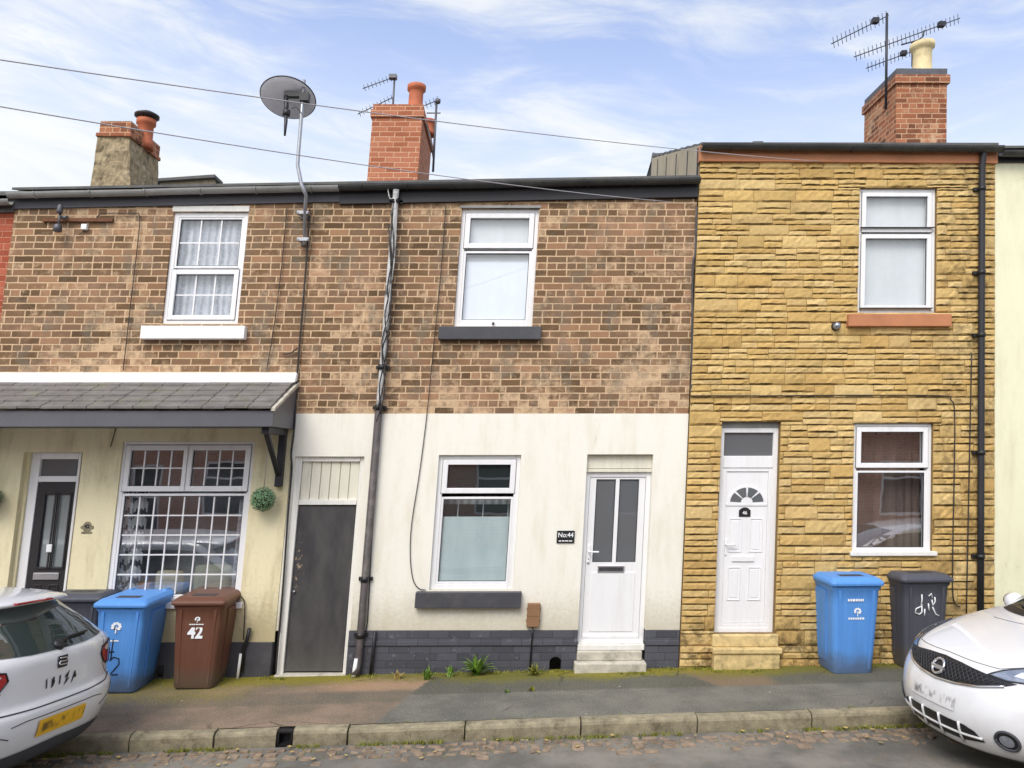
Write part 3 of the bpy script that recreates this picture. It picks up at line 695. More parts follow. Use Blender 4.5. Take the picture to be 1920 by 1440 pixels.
dl = mb.build('door', M['upvc'], h44, bevel=.004)
for q in (ga, gb_):
    p = MB(); p.box(q[0]-.002, q[1]+.002, y+.03, y+.036, q[2]-.002, q[3]+.002); p.build('pane', M['frost'], dl)
    s = MB(); frame_box(s, q[0], q[1], q[2], q[3], .008, y+.02, y+.03); s.build('seal', M['seal'], dl)
r = rect(1122, 1172, 1063, 1075); mb = MB(); frame_box(mb, r[0], r[1], r[2], r[3], .014, y-.004, y+.011); mb.build('letterbox', M['silver'], dl)
mb = MB(); mb.box(r[0]+.014, r[1]-.014, y+.0, y+.011, r[2]+.014, r[3]-.014); mb.build('letterbox_flap', M['seal'], dl)
hx, hz = P(1096, 1040); mb = MB(); mb.box(lx0+.012, lx0+.042, y-.006, y+.012, hz-.1, hz+.1); mb.tube([(lx0+.027, y-.004, hz+.03), (lx0+.027, y-.045, hz+.03), (lx0+.04, y-.05, hz+.03), (lx0+.14, y-.05, hz+.028)], .01, 8); mb.build('handle', M['white'], dl, bevel=.003)
for i, zz in enumerate((-.06, -.105)): mb = MB(); mb.tube([(lx0+.027, y-.007, hz+zz), (lx0+.027, y+.006, hz+zz)], .008, 8); mb.build('lock', M['black_metal'], dl)
# threshold + step
mb = MB(); mb.box(x0+.002, x1-.002, -.02, .1, zth-.07, zth-.005); mb.box(x0+.01, x1-.01, -.005, .1, zth-.005, zth+.012); mb.build('threshold', M['upvc_dull'], h44, bevel=.008)
zs = P(1142, 1237)[1]
mb = MB(); mb.box(x0-.0, x1-.03, -.05, .1, zs, zth-.072); mb.box(x0-.03, x1+.005, -.16, .1, -.3, zs-.0); mb.build('doorstep', M['concrete'], h44, bevel=.012)
# passage gate
x0,x1,z0,z1 = gt; zg = gz((x0+x1)/2, 0)
zr0, zr1 = P(612, 947)[1], P(612, 937)[1]
mb = MB(); mb.box(x0+.0, x0+.075, .01, .1, zg-.1, z1); mb.box(x1-.055, x1, .03, .1, zg-.1, z1); mb.box(x0+.075, x1-.055, .02, .1, zr0, zr1); mb.box(x0+.075, x1-.055, .02, .1, z1-.06, z1-.002)
gf = mb.build('gate_frame', M['upvc_dull'], h44, bevel=.006)
mb = MB(); n = 6; bw = (x1-.055-x0-.075)/n
for i in range(n): mb.box(x0+.075+i*bw+.004, x0+.075+(i+1)*bw-.004, .05+random.uniform(-.003,.003), .07, zr1, z1-.06)
mb.box(x0+.075, x1-.055, .07, .08, zr1, z1-.06); mb.build('boarded_panel', M['cream_wood'], gf, bevel=.004)
mb = MB(); mb.box(x0+.08, x1-.06, .045, .085, zg+.025, zr0-.012); ga_ = mb.build('passage_door', M['gate'], h44, bevel=.004)
kx_, kz_ = P(549, 1110); mb = MB(); mb.lathe((x0+.115, .045, kz_), [(.006,0),(.012,.004),(.016,.02),(.001,.028)], 10, (0,-1,0)); mb.build('door_knob', M['silver'], ga_)
mb = MB(); mb.box(x0-.01, x1, -.05, .12, zg-.2, zg+.008); mb.build('gate_sill', M['concrete'], h44, bevel=.01)

# roof, gutter of 44 and 42
roof(h44, XB, XC_+.0, EZ(XB)+.05, EZ(XC_)+.05, 3.4, 1.22, M['roof'])
gutter(h44, (XB+.3, -.11, EZ(XB)+.028), (XC_-.002, -.11, EZ(XC_)+.028), .062, M['gut_black'], M['fascia_black'], -.20, .04, -.045)
# rainwater pipe of 44
dpx = P(709, 810)[0]; zt_ = P(745, 366)[1]; zm_ = P(712, 768)[1]
mb = MB(); n = 16
mb.tube([(dpx, -.115, zt_+.03), (dpx, -.105, zt_-.02), (dpx-.004, -.075, zt_-.12)] + [(dpx + random.uniform(-.004,.004), -.07, zt_-.12+(zm_-zt_+.12)*i/n) for i in range(1, n+1)], .036, 10)
dp = mb.build('downpipe', M['peel'], h44)
mb = MB(); mb.tube([(dpx-.002, -.07, zm_), (dpx-.002, -.07, gz(dpx,0)+.17), (dpx-.004, -.085, gz(dpx,0)+.1), (dpx-.012, -.13, gz(dpx,0)+.02)], .043, 12); mb.build('lower_downpipe', M['pipe_brown'], dp)
for zz in (zt_-.1, zm_+.5, zm_+.02, 1.0+.05, .42): mb = MB(); mb.tube([(dpx-.002,-.07,zz-.03),(dpx-.002,-.07,zz+.03)], .05, 12); mb.box(dpx-.08, dpx+.08, -.045, -.015, zz-.02, zz+.02); mb.build('pipe_bracket', M['black'], dp)
mb = MB(); gzz = gz(dpx, 0); mb.tube([(dpx-.03,-.12,gzz+.005),(dpx-.025,-.12,gzz+.1),(dpx-.02,-.115,gzz+.2)], [.028,.025,.02], 8); mb.build('painted_shoe', M['white'], dp)
# thin flex + dark stand pipe by the plinth
bx = P(700, 1215)[0]; mb = MB(); mb.tube([(bx, -.07, gz(bx,0)), (bx+.01, -.07, .25), (bx+.012, -.065, .47)], .018, 8); mb.build('waste_pipe', M['black_metal'], h44)
def flex(parent, pts, r=.006, y=-.03, name='cable', mat='cable'):
    mb = MB(); pp = [P3(a, b, y) for a, b in pts]; q = [pp[0]]
    for i in range(len(pp)-1):
        p0, p1, p2, p3 = pp[max(i-1,0)], pp[i], pp[i+1], pp[min(i+2, len(pp)-1)]
        for t in (.25, .5, .75, 1.0): q.append(.5*((2*p1)+(p2-p0)*t+(2*p0-5*p1+4*p2-p3)*t*t+(3*p1-p0-3*p2+p3)*t**3))
    mb.tube(q, r, 6); return mb.build(name, M[mat], parent)
flex(h44, [(836,386),(826,520),(812,660),(800,780),(786,890),(772,980),(769,1040),(774,1085),(785,1103),(798,1106)], .0055)
flex(h44, [(716,770),(706,900),(698,1000),(690,1150),(686,1185)], .006, -.03)
flex(h44, [(738,380),(733,450),(736,520),(722,590),(727,650),(712,720),(714,775)], .01, -.10)
flex(h44, [(733,395),(738,470),(726,540),(733,600),(716,660),(722,730),(706,790)], .007, -.11)
flex(h44, [(728,420),(734,560),(716,640),(722,700),(709,765)], .008, -.12)
flex(h44, [(727,352),(731,372),(742,380),(741,470),(730,560),(724,620)], .007, -.12, mat='peel')
flex(h44, [(1306,388),(1304,470),(1299,500),(1298,600),(1296,770)], .012, -.03, mat='dark_sill')
# number plaque, meter box
r = rect(1044, 1077, 995, 1018, -.02); pq = thing('house_plaque', 'small black number plaque with white lettering on the cream wall', 'plaque', (r[0], -.02, r[2]))
mb = MB(); mb.box(r[0], r[1], -.03, -.0145, r[2], r[3]); mb.build('plate', M['black'], pq, bevel=.003)
cx = (r[0]+r[1])/2; w_ = r[1]-r[0]; h_ = r[3]-r[2]
text_mb('No:44', .075, facing(cx, -.0315, r[3]-h_*.36), .0012, .001, .95).build('number', M['white'], pq)
mb = MB()
for i, (a, b) in enumerate(((.12,.26),(.3,.44),(.47,.66),(.7,.88))): mb.box(r[0]+w_*a, r[0]+w_*b, -.0322, -.0302, r[2]+.018, r[2]+.03)
mb.build('small_lettering', M['white'], pq)
r = rect(988, 1012, 1130, 1174, -.02); bx_ = thing('meter_box', 'small brown utility box under the window corner of the cream house', 'box', (r[0], -.02, r[2]))
mb = MB(); mb.box(r[0], r[1], -.075, -.015, r[2], r[3]); mb.build('case', M['brown_box'], bx_, bevel=.008)
mb = MB(); mb.box(r[0]-.004, r[1]+.004, -.079, -.06, (r[2]+r[3])/2-.008, (r[2]+r[3])/2+.008); mb.build('band', M['brown_box'], bx_)
for s in (r[0]-.008, r[1]): 
    for zz in (.25, .75): mb = MB(); mb.box(s, s+.008, -.05, -.03, r[2]+(r[3]-r[2])*zz-.012, r[2]+(r[3]-r[2])*zz+.012); mb.build('lug', M['brown_box'], bx_)
mb = MB(); mb.tube([((r[0]+r[1])/2, -.05, r[2]), ((r[0]+r[1])/2, -.055, zpl-.05), ((r[0]+r[1])/2-.005, -.05, .02)], .009, 6); mb.build('conduit', M['black'], bx_)

# ------------------------------------------------------------------ house 42
h42 = thing('terraced_house', 'brick terraced house with yellow ground floor under a tiled canopy, Georgian-barred windows and black door', 'house', (-4.35, 0, 0), 'houses of the terrace')
mb = MB(); wall_holes(mb, XA, XB-.003, 2.9, 5.56, [w42u], 0.0, .11); mb.build('upper_wall', M['brick'], h42)
zp2 = P(470, 1203)[1]
mb = MB(); wall_holes(mb, XA, XB-.003, zp2, 3.02, [w42l, d42], -.02, .13); mb.build('render_wall', M['yellow'], h42)
mb = MB(); mb.box(d42[1]+.01, XB-.02, -.03, .1, -.5, zp2-.002); mb.box(XA, d42[0]-.01, -.03, .1, -.5, zp2-.002); mb.build('plinth', M['dark_sill'], h42, bevel=.006)
shell(h42, XA, XB-.003, 5.62, 3.4, 1.2, M['dark'])
wo = window(h42, w42u, .03, [(0,1,0,.475,True,(3,2),'glass_clear'), (0,1,.5,1,False,(3,2),'glass_clear')], .06, .045, bars=.016)
x0,x1,z0,z1 = w42u; slab(wo, rect(270, 463, 613, 637), -.09, .05, 'sill_white'); slab(wo, rect(324, 468, 386, 397), -.01, .06, 'upvc_dull', 'head_trim')
sheet(wo, x0+.05, x1-.05, z0+.04, z1-.04, .13, 'net', 'net_curtain', .012)
wo = window(h42, w42l, .0, [(0,.5,.70,1,True,(4,2),'glass'), (.5,1,.70,1,True,(4,2),'glass'), (0,1,0,.68,False,(8,5),'glass')], .05, .05, bars=.015)
x0,x1,z0,z1 = w42l
sheet(wo, x0+.05, x0+.3, z0+.03, z0+(z1-z0)*.68, .12, 'chevron', 'curtain', .02); sheet(wo, x1-.16, x1-.05, z0+.03, z0+(z1-z0)*.68, .12, 'net', 'side_curtain', .02)
slab(wo, (x0-.04, x1+.04, z0-.07, z0), -.06, .05, 'sill_white')
mb = MB(); mb.box(x0+.02, x1-.02, .075, .42, z0-.03, z0+.03); mb.build('inner_sill', M['upvc'], wo)
mb = MB(); mb.box(x0-.3, x1+.3, .75, .77, .0, z1); mb.build('room_partition', M['room'], wo)
zi = z0+.03
mb = MB(); c0 = x0+.22; mb.box(c0, c0+.2, .13, .26, zi, zi+.16); tag(mb.build('cardboard_box', M['card'], bevel=.004), 'small brown cardboard box inside the left corner of the large barred window', 'box')
def cushion(x, y, z, w, h, mat, label):
    mb = MB(); v = []; f = []; n = 10
    for s in (-1, 1):
        for i in range(n+1):
            for j in range(n+1):
                a, b = i/n*2-1, j/n*2-1; k = (1-abs(a)**4)*(1-abs(b)**4); pin = 1-.10*(a*a*b*b)
                v.append((x+a*w/2*pin, y+s*.09*k**.5, z+h/2+b*h/2*pin))
    for s in range(2):
        for i in range(n):
            for j in range(n):
                q = s*(n+1)**2; a = (q+i*(n+1)+j, q+(i+1)*(n+1)+j, q+(i+1)*(n+1)+j+1, q+i*(n+1)+j+1); f.append(a if s == 0 else a[::-1])
    mb.raw(v, f, True); return tag(mb.build('cushion', M[mat]), label, 'cushion')
cushion(x0+.62, .2, zi, .34, .3, 'cushion', 'pale striped cushion standing beside the cardboard box behind the barred window')
cushion(x1-.42, .25, zi, .5, .36, 'sofa', 'large beige cushion behind the right end of the barred window')
# door of 42
x0,x1,z0,z1 = d42; y = .075
xf0, xf1 = P(40, 980)[0], P(131, 980)[0]; ztr0, ztr1 = P(95, 904)[1], P(95, 893)[1]; zfl = P(95, 861)[1]; zg = gz(x0, 0)-.02
mb = MB(); mb.box(xf0-.02, xf0+.085, y, y+.08, zg, z1); mb.box(xf1-.03, xf1, y, y+.08, zg, z1); mb.box(xf0+.085, xf1-.03, y, y+.08, ztr0, ztr1); mb.box(xf0+.085, xf1-.03, y, y+.08, zfl, z1)
dfr = mb.build('door_frame', M['upvc'], h42, bevel=.006)
mb = MB(); mb.box(x0, xf0-.02, y-.03, y+.08, zg, z1); mb.build('reveal_lining', M['yellow'], dfr)
mb = MB(); mb.box(xf0+.08, xf1-.02, y+.04, y+.045, ztr1, zfl); mb.build('fanlight', M['frost'], dfr)
lx0, lx1, lz0, lz1 = xf0+.09, xf1-.034, zg+.05, ztr0-.005
s1 = (lx0+.11, lx0+.25, P(80,1065)[1], P(80,928)[1]); s2 = (lx1-.2, lx1-.05, s1[2], s1[3])
mb = MB(); wall_holes(mb, lx0, lx1, lz0, lz1, [s1, s2], y+.01, .03); frame_box(mb, s1[0]-.025, s1[1]+.025, s1[2]-.025, s1[3]+.025, .02, y-.002, y+.01); frame_box(mb, s2[0]-.025, s2[1]+.025, s2[2]-.025, s2[3]+.025, .02, y-.002, y+.01)
for a, b in ((lx0+.1, (lx0+lx1)/2-.04), ((lx0+lx1)/2+.04, lx1-.06)): frame_box(mb, a, b, lz0+.12, P(80,1098)[1], .02, y+.0, y+.01)
dl = mb.build('door', M['black_door'], h42, bevel=.004)
for q in (s1, s2): p = MB(); p.box(q[0]-.002, q[1]+.002, y+.032, y+.036, q[2]-.002, q[3]+.002); p.build('pane', M['frost_light'], dl)
r = rect(62, 110, 1074, 1087, y); mb = MB(); mb.box(r[0], r[1], y-.006, y+.009, r[2], r[3]); mb.build('letterbox', M['silver'], dl, bevel=.004)
hx, hz = P(92, 1028, y); mb = MB(); mb.box(hx-.03, hx+.035, y-.01, y+.009, hz-.045, hz+.045); mb.build('knocker', M['white'], dl, bevel=.006)
# number ornament
nx, nz = P(163, 988, -.03); on = thing('number_plaque', 'small weathered house number ornament on the yellow wall beside the black door', 'plaque', (nx, -.03, nz))
mb = MB(); mb.prism([(nx+.05*cos(a), nz+.062*sin(a)) for a in [k*pi/7 for k in range(14)]], -.03, -.021)
for s in (-1, 1): mb.prism([(nx+s*.06+.016*cos(a), nz-.005+.02*sin(a)) for a in [k*pi/4 for k in range(8)]], -.028, -.021)
mb.box(nx-.06, nx+.06, -.028, -.021, nz-.075, nz-.055); mb.build('backing', M['kerb'], on)
text_mb('42', .06, facing(nx, -.0325, nz+.005), .002, .001).build('number', M['black_metal'], on)
# canopy
CD = .8
za, zb = P(300, 720)[1], P(300, 770, -CD)[1]; ztp = P(300, 698)[1]; zf0 = P(300, 800, -CD)[1]; xr = XB-.01; xl = -6.75
cp = MB(); ng = 5
can = None
for i in range(ng):
    a, b = i/ng, (i+1)/ng+.03
    ya, yb = -.06-(CD-.02)*(1-a)*1.0+.0, -.06-(CD-.02)*(1-min(b,1))
    Z = lambda t: zb+.02+(za-zb)*t
    k = int((xr-xl)/.24)
    for j in range(k):
        x0 = xl+(xr-.02-xl)*j/k+(.0 if i%2 else .0); x1 = xl+(xr-.02-xl)*(j+1)/k-.006; dz = random.uniform(-.004,.004)
        cp.hexa([(x0,ya,Z(a)+dz),(x1,ya,Z(a)+dz),(x1,yb,Z(min(b,1))-.015),(x0,yb,Z(min(b,1))-.015)],[(x0,ya,Z(a)+.03+dz),(x1,ya,Z(a)+.03+dz),(x1,yb,Z(min(b,1))+.01),(x0,yb,Z(min(b,1))+.01)])
can = cp.build('canopy_roof', M['tile'], h42, bevel=.004)
mb = MB(); mb.hexa([(xl,-.13,za-.0),(xr,-.13,za-.0),(xr,0,za+.03),(xl,0,za+.03)],[(xl,-.1,ztp-.03),(xr,-.1,ztp-.03),(xr,-.001,ztp),(xl,-.001,ztp)]); mb.build('flashing', M['flash'], can, bevel=.02)
mb = MB(); mb.box(xl, xr-.0, -CD-.005, -CD+.03, zf0, zb); mb.build('canopy_fascia', M['canopy_grey'], can, bevel=.004)
mb = MB(); mb.prism([(-CD+.03, zf0), (-.001, zf0), (-.001, za-.02), (-CD+.03, zb-.0)], xr-.03, xr+.0, 'yz'); mb.box(xl, xr-.03, -CD+.03, -.02, zf0+.01, zf0+.03)
mb.build('canopy_end', M['canopy_grey'], can, bevel=.003)
mb = MB(); mb.hexa([(xr-.03,-CD-.02,zb-.005),(xr+.015,-CD-.02,zb-.005),(xr+.015,-.0,za-.025),(xr-.03,-.0,za-.025)],[(xr-.03,-CD-.02,zb+.03),(xr+.015,-CD-.02,zb+.03),(xr+.015,-.0,za+.02),(xr-.03,-.0,za+.02)]); mb.build('verge', M['concrete'], can)
zbt = P(505, 912)[1]
for bxx in (xr-.1, -6.1):
    mb = MB(); mb.box(bxx-.04, bxx+.04, -.1, -.021, zbt, zf0); mb.box(bxx-.04, bxx+.04, -CD+.08, -.1, zf0-.075, zf0-.002)
    mb.hexa([(bxx-.028,-.16,zbt+.16),(bxx+.028,-.16,zbt+.16),(bxx+.028,-.1,zbt+.12),(bxx-.028,-.1,zbt+.12)],[(bxx-.028,-CD+.12,zf0-.08),(bxx+.028,-CD+.12,zf0-.08),(bxx+.028,-CD+.2,zf0-.08),(bxx-.028,-CD+.2,zf0-.08)])
    mb.build('bracket', M['black_metal'], can, bevel=.004)
roof(h42, XA, XB-.003, EZ(XA)+.05, EZ(XB)+.05, 3.4, 1.24, M['roof'])
gutter(h42, (XA-.02, -.11, EZ(XA)+.0), (XB+.297, -.11, EZ(XB)+.02), .06, M['gut_grey'], M['fascia_grey'], -.16, .04, -.03, 6)
flex(h42, [(180,412),(186,403),(200,400),(250,400),(261,404),(260,440),(246,560),(231,694)], .006)
flex(h42, [(538,390),(528,500),(514,610),(500,694)], .006)
flex(h42, [(581,392),(572,520),(562,640),(556,720),(552,800),(546,850),(547,880),(540,960),(532,1080),(522,1200),(517,1262)], .012, -.035)
flex(h42, [(558,652),(545,662),(530,664)], .008, -.035)
flex(h42, [(452,1118),(459,1135),(456,1200)], .006, -.05)
flex(h42, [(207,838),(218,800)], .005, -.03)
gx0 = P(468,1180)[0]; mb = MB(); mb.tube([(gx0-.03,-.06,.02),(gx0-.03,-.06,.3),(gx0-.0,-.06,.36),(gx0+.02,-.07,.5)], .022, 8); mb.build('gas_pipe', M['black'], h42)
mb = MB(); mb.tube([(gx0-.06,-.08,-.1),(gx0-.05,-.08,.22)], .016, 8); mb.build('gas_riser', M['upvc_dull'], h42)
# wall lights on timber batten
bl = thing('security_light', 'old twin light fitting on a timber batten under the left end of the gutter', 'light', P3(113, 412, -.03))
x0,x1,z0,z1 = rect(82, 214, 410, 417); mb = MB(); mb.box(x0, x1, -.035, -.001, z0, z1); mb.build('batten', M['wood'], bl, bevel=.004)
p = P3(113, 412, -.08); mb = MB(); mb.tube([p+Vector((0,-.02,-.1)), p+Vector((0,-.02,.1))], .014, 8); mb.lathe(p+Vector((0,-.03,.07)), [(.028,0),(.036,.02),(.032,.08),(.02,.11)], 12); mb.lathe(p+Vector((0,-.03,-.16)), [(.03,0),(.05,.01),(.045,.08),(.02,.1)], 12)
mb.tube([p+Vector((.02,.0,.03)), p+Vector((.09,-.02,.02))], .022, 8); mb.build('lamp_head', M['alum'], bl)
bx2 = thing('junction_box', 'small white junction box on the brick just right of the twin light fitting', 'box', P3(161, 427, -.02))
p = P3(161, 427); mb = MB(); mb.box(p.x-.035, p.x+.035, -.05, -.001, p.z-.035, p.z+.035); mb.build('case', M['upvc'], bx2, bevel=.008)
mb = MB(); mb.tube([(p.x-.0, -.03, p.z-.03), (p.x-.03,-.02,p.z-.07), (p.x-.06,-.02,p.z-.09)], .005, 6); mb.build('lead', M['cable'], bx2)
# topiary balls
def topiary(px, py, label):
    c = P3(px, py, -.1-.06); c.z -= .0; R = .135
    t = thing('topiary_ball', label, 'topiary', c, 'hanging topiary balls')
    mb = MB(); rnd = random.Random(5)
    for i in range(1500):
        u = rnd.uniform(-1, 1); a = rnd.uniform(0, 2*pi); s = sqrt(1-u*u); n = Vector((s*cos(a), s*sin(a), u)); r = R*rnd.uniform(.78, 1.04)
        q = c + n*r; t1 = n.orthogonal().normalized(); t1.rotate(Matrix.Rotation(rnd.uniform(0, 6.3), 3, n)); d = (n*.5+t1).normalized(); b = n.cross(d).normalized(); l = .02
        mb.face([q, q+d*l*.5+b*l*.33, q+d*l, q+d*l*.5-b*l*.33])
    mb.build('foliage', M['leaf_dark'], t)
    mb = MB(); mb.lathe(c-Vector((0,0,R*.8)), [(.001,0),(R*.5,R*.12),(R*.8,R*.8),(R*.5,R*1.48),(.001,R*1.6)], 14); mb.build('core', M['kerb_dark'], t)
    mb = MB(); mb.tube([c+Vector((0,0,R*.9)), Vector((c.x, c.y, zf0-.09))], .004, 6); mb.build('hanger', M['steel'], t)
topiary(493, 936, 'green topiary ball hanging under the right canopy bracket'); topiary(-23, 934, 'green topiary ball at the left edge of the photo under the canopy')

# ------------------------------------------------------------------ stone-clad house 46
h46 = thing('terraced_house', 'taller terraced house clad in ochre split stone with panelled white door', 'house', (3.9, 0, 0), 'houses of the terrace')
SY = -.03
mb = MB(); wall_holes(mb, XC_+.003, XD, -.4, 6.2, [w46u, w46l, d46], SY, .14); mb.build('wall', M['stone_gap'], h46)
shell(h46, XC_+.003, XD, 6.22, 3.3, 1.24, M['dark'])
mb = MB(); mb.prism([(.0, 5.6), (3.3, 5.6), (3.3, 6.28+1.2), (.0, 6.28)], XC_-.0, XC_+.008, 'yz'); mb.build('flank_wall', M['flank'], h46)
for yy in (.6, 1.3, 2.0, 2.7): mb = MB(); mb.box(XC_-.008, XC_, yy, yy+.03, 5.7, 6.25+yy*.36); mb.build('flank_batten', M['black_metal'], h46)
mb = MB(); mb.box(XC_-.02, XC_, -.0, .02, 5.7, 6.25); mb.build('flank_trim', M['black_metal'], h46)
mb = MB(); rnd = random.Random(3); z = -.35
holes = [tuple(h) for h in (w46u, w46l, d46)]
lab = (rect(1590, 1783, 588, 613, -.05),)
def sub(r, h):
    if h[0] >= r[1] or h[1] <= r[0] or h[2] >= r[3] or h[3] <= r[2]: return [r]
    o = []
    if h[2] > r[2]: o.append((r[0], r[1], r[2], h[2]))
    if h[3] < r[3]: o.append((r[0], r[1], h[3], r[3]))
    e, d = max(r[2], h[2]), min(r[3], h[3])
    if h[0] > r[0]: o.append((r[0], h[0], e, d))
    if h[1] < r[1]: o.append((h[1], r[1], e, d))
    return o
pal = [C(222,194,134), C(228,202,144), C(218,188,126), C(212,180,118), C(230,206,152), C(206,172,112), C(220,192,138)]
def stone(r):
    a, b, e, t = r
    if b-a < .025 or t-e < .02: return
    g = .0022; a += g; b -= g; e += .0045; t -= .002; shade_dirt = rnd.random() < .5; s0 = rnd.uniform(-.2, .5); s1 = s0+rnd.uniform(.4, 1.0)
    nx = max(3, min(10, int((b-a)/.05)+1)); nz = 4 if t-e > .1 else 3
    c = pal[rnd.randrange(len(pal))]; k = rnd.uniform(.86, 1.05); c = tuple(min(1, (q*.6+w_*.4)*k) for q, w_ in zip(c, C(214,178,108)))
    bulge = rnd.uniform(.014, .028); seed = rnd.random()*99; v = []
    for j in range(nz+1):
        for i in range(nx+1):
            u, w = i/nx, ((0,.14,.5,.84,1)[j] if nz == 4 else (0,.2,.7,1)[j]); edge = min(1, 5*min(u, 1-u)+.1); prof = (.25, .95, 1.0, .8, .5)[j] if nz == 4 else (.25, 1.0, .85, .5)[j]
            n = mnoise.noise(Vector((seed+u*(b-a)*18, w*(t-e)*26, seed)))
            d = bulge*prof*(.45+.55*edge)*(1+.6*n)
            x = a+(b-a)*u + (rnd.uniform(-.003,.003) if 0<i<nx else 0); zz = e+(t-e)*w + (.006*n if 0<j<nz else (.004*n))
            v.append((x, SY-.004-max(0, d), zz))
    f = [(j*(nx+1)+i, j*(nx+1)+i+1, (j+1)*(nx+1)+i+1, (j+1)*(nx+1)+i) for j in range(nz) for i in range(nx)]
    i0 = len(v)
    bor = [i for i in range(nx+1)] + [j*(nx+1)+nx for j in range(1, nz+1)] + [nz*(nx+1)+i for i in range(nx-1,-1,-1)] + [j*(nx+1) for j in range(nz-1,0,-1)]
    for q in bor: v.append((v[q][0], SY+.001, v[q][2]))
    m = len(bor)
    for q in range(m): f.append((bor[(q+1)%m], bor[q], i0+q, i0+(q+1)%m))
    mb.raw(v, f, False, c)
    if shade_dirt:  # shadow line and dirt under the stone, painted into its bottom row of faces
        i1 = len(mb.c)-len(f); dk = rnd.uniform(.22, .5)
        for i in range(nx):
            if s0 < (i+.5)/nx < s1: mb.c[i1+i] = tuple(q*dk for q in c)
while z < 6.2:
    H = rnd.choice((.15, .16, .165, .17, .135)); x = XC_+.008+0; zt = min(z+H, 6.2)
    while x < XD-.005:
        L = rnd.uniform(.22, .52); x1 = min(x+L, XD-.003)
        if XD-x1 < .12: x1 = XD-.003
        parts = []
        if rnd.random() < .3: parts = [(x, x1, z, zt)]
        else:
            m_ = z+(zt-z)*rnd.uniform(.42, .58); xs = x+(x1-x)*rnd.uniform(.35, .65)
            parts = [(x, x1, z, m_)] if rnd.random() < .5 or x1-x < .34 else [(x, xs, z, m_), (xs, x1, z, m_)]
            parts += [(x, x1, m_, zt)] if rnd.random() < .5 or x1-x < .34 else [(x, xs, m_, zt), (xs, x1, m_, zt)]
        for h in holes: parts = [q for p_ in parts for q in sub(p_, h)]
        for q in parts: stone(q)
        x = x1
    z = zt
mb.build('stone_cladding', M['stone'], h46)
wy = .0
wo = window(h46, w46u, wy, [(0,1,0,.635,True,None,'glass_clear'), (0,1,.665,1,True,None,'glass_clear')], .052, .04)
x0,x1,z0,z1 = w46u; slab(wo, rect(1590, 1783, 589, 612, -.09), -.11, wy+.02, 'terra'); sheet(wo, x0+.05, x1-.05, z0+.05, z1-.05, wy+.085, 'blind', 'blind')
mb = MB(); mb.box(x0+.02, x1-.02, -.045, -.014, z0+(z1-z0)*.665+.022, z0+(z1-z0)*.665+.03); mb.build('drip_bar', M['seal'], wo)
mb = MB(); mb.box(x0+.03, x1-.03, -.045, -.014, z0+.055, z0+.062); mb.build('drip_bar', M['seal'], wo)
wo = window(h46, w46l, wy, [(0,1,0,.645,False,None,'glass'), (0,1,.675,1,True,None,'glass')], .05, .045)
x0,x1,z0,z1 = w46l; slab(wo, rect(1594, 1756, 1034, 1042, -.06), -.085, wy, 'upvc_dull'); sheet(wo, x0+.03, x1-.03, z0+.03, z1-.03, .2, 'brown_curtain', 'curtain', .012)
x0,x1,z0,z1 = d46; y = .03; zt0, zt1 = P(1400, 874)[1], P(1400, 858)[1]; zb0 = P(1398, 1187)[1]
mb = MB(); fw = .055
frame_box(mb, x0, x1, zb0, z1-.07, fw, y, y+.07); mb.box(x0+fw, x1-fw, y-.006, y+.07, zt0-.02, zt1+.02); dfr = mb.build('door_frame', M['upvc'], h46, bevel=.005)
mb = MB(); mb.box(x0, x1, y-.005, y+.07, z1-.068, z1); mb.build('head_board', M['gut_grey'], dfr)
mb = MB(); mb.box(x0+fw-.004, x1-fw+.004, y+.03, y+.035, zt1+.02, z1-.07-fw); mb.build('fanlight', M['frost'], dfr)
lx0, lx1, lz0, lz1 = x0+fw+.006, x1-fw-.035, zb0+.1, zt0-.075
mb = MB(); frame_box(mb, x0+fw, x1-fw, zb0+.03, zt0-.02, .045, y+.004, y+.06, .07); mb.build('inner_frame', M['upvc'], dfr, bevel=.004)
lx0, lx1 = x0+fw+.047, x1-fw-.047; lz0, lz1 = zb0+.104, zt0-.068
mb = MB(); mb.box(lx0, lx1, y+.016, y+.055, lz0, lz1); cxd = (lx0+lx1)/2; wd = lx1-lx0
def pan(a, b, e, t): frame_box(mb, a, b, e, t, .012, y+.008, y+.016); mb.box(a+.03, b-.03, y+.011, y+.016, e+.03, t-.03)
zq = [P(1400, p)[1] for p in (1126, 1064, 1034, 972)]
zq = [P(1400, 1127)[1], P(1400, 1064)[1], P(1400, 1036)[1], P(1400, 972)[1]]
for a, b in ((lx0+.05, cxd-.045), (cxd+.045, lx1-.05)): pan(a, b, zq[0], zq[1]); pan(a, b, zq[2], zq[3])
dl = mb.build('door', M['upvc'], h46, bevel=.004)
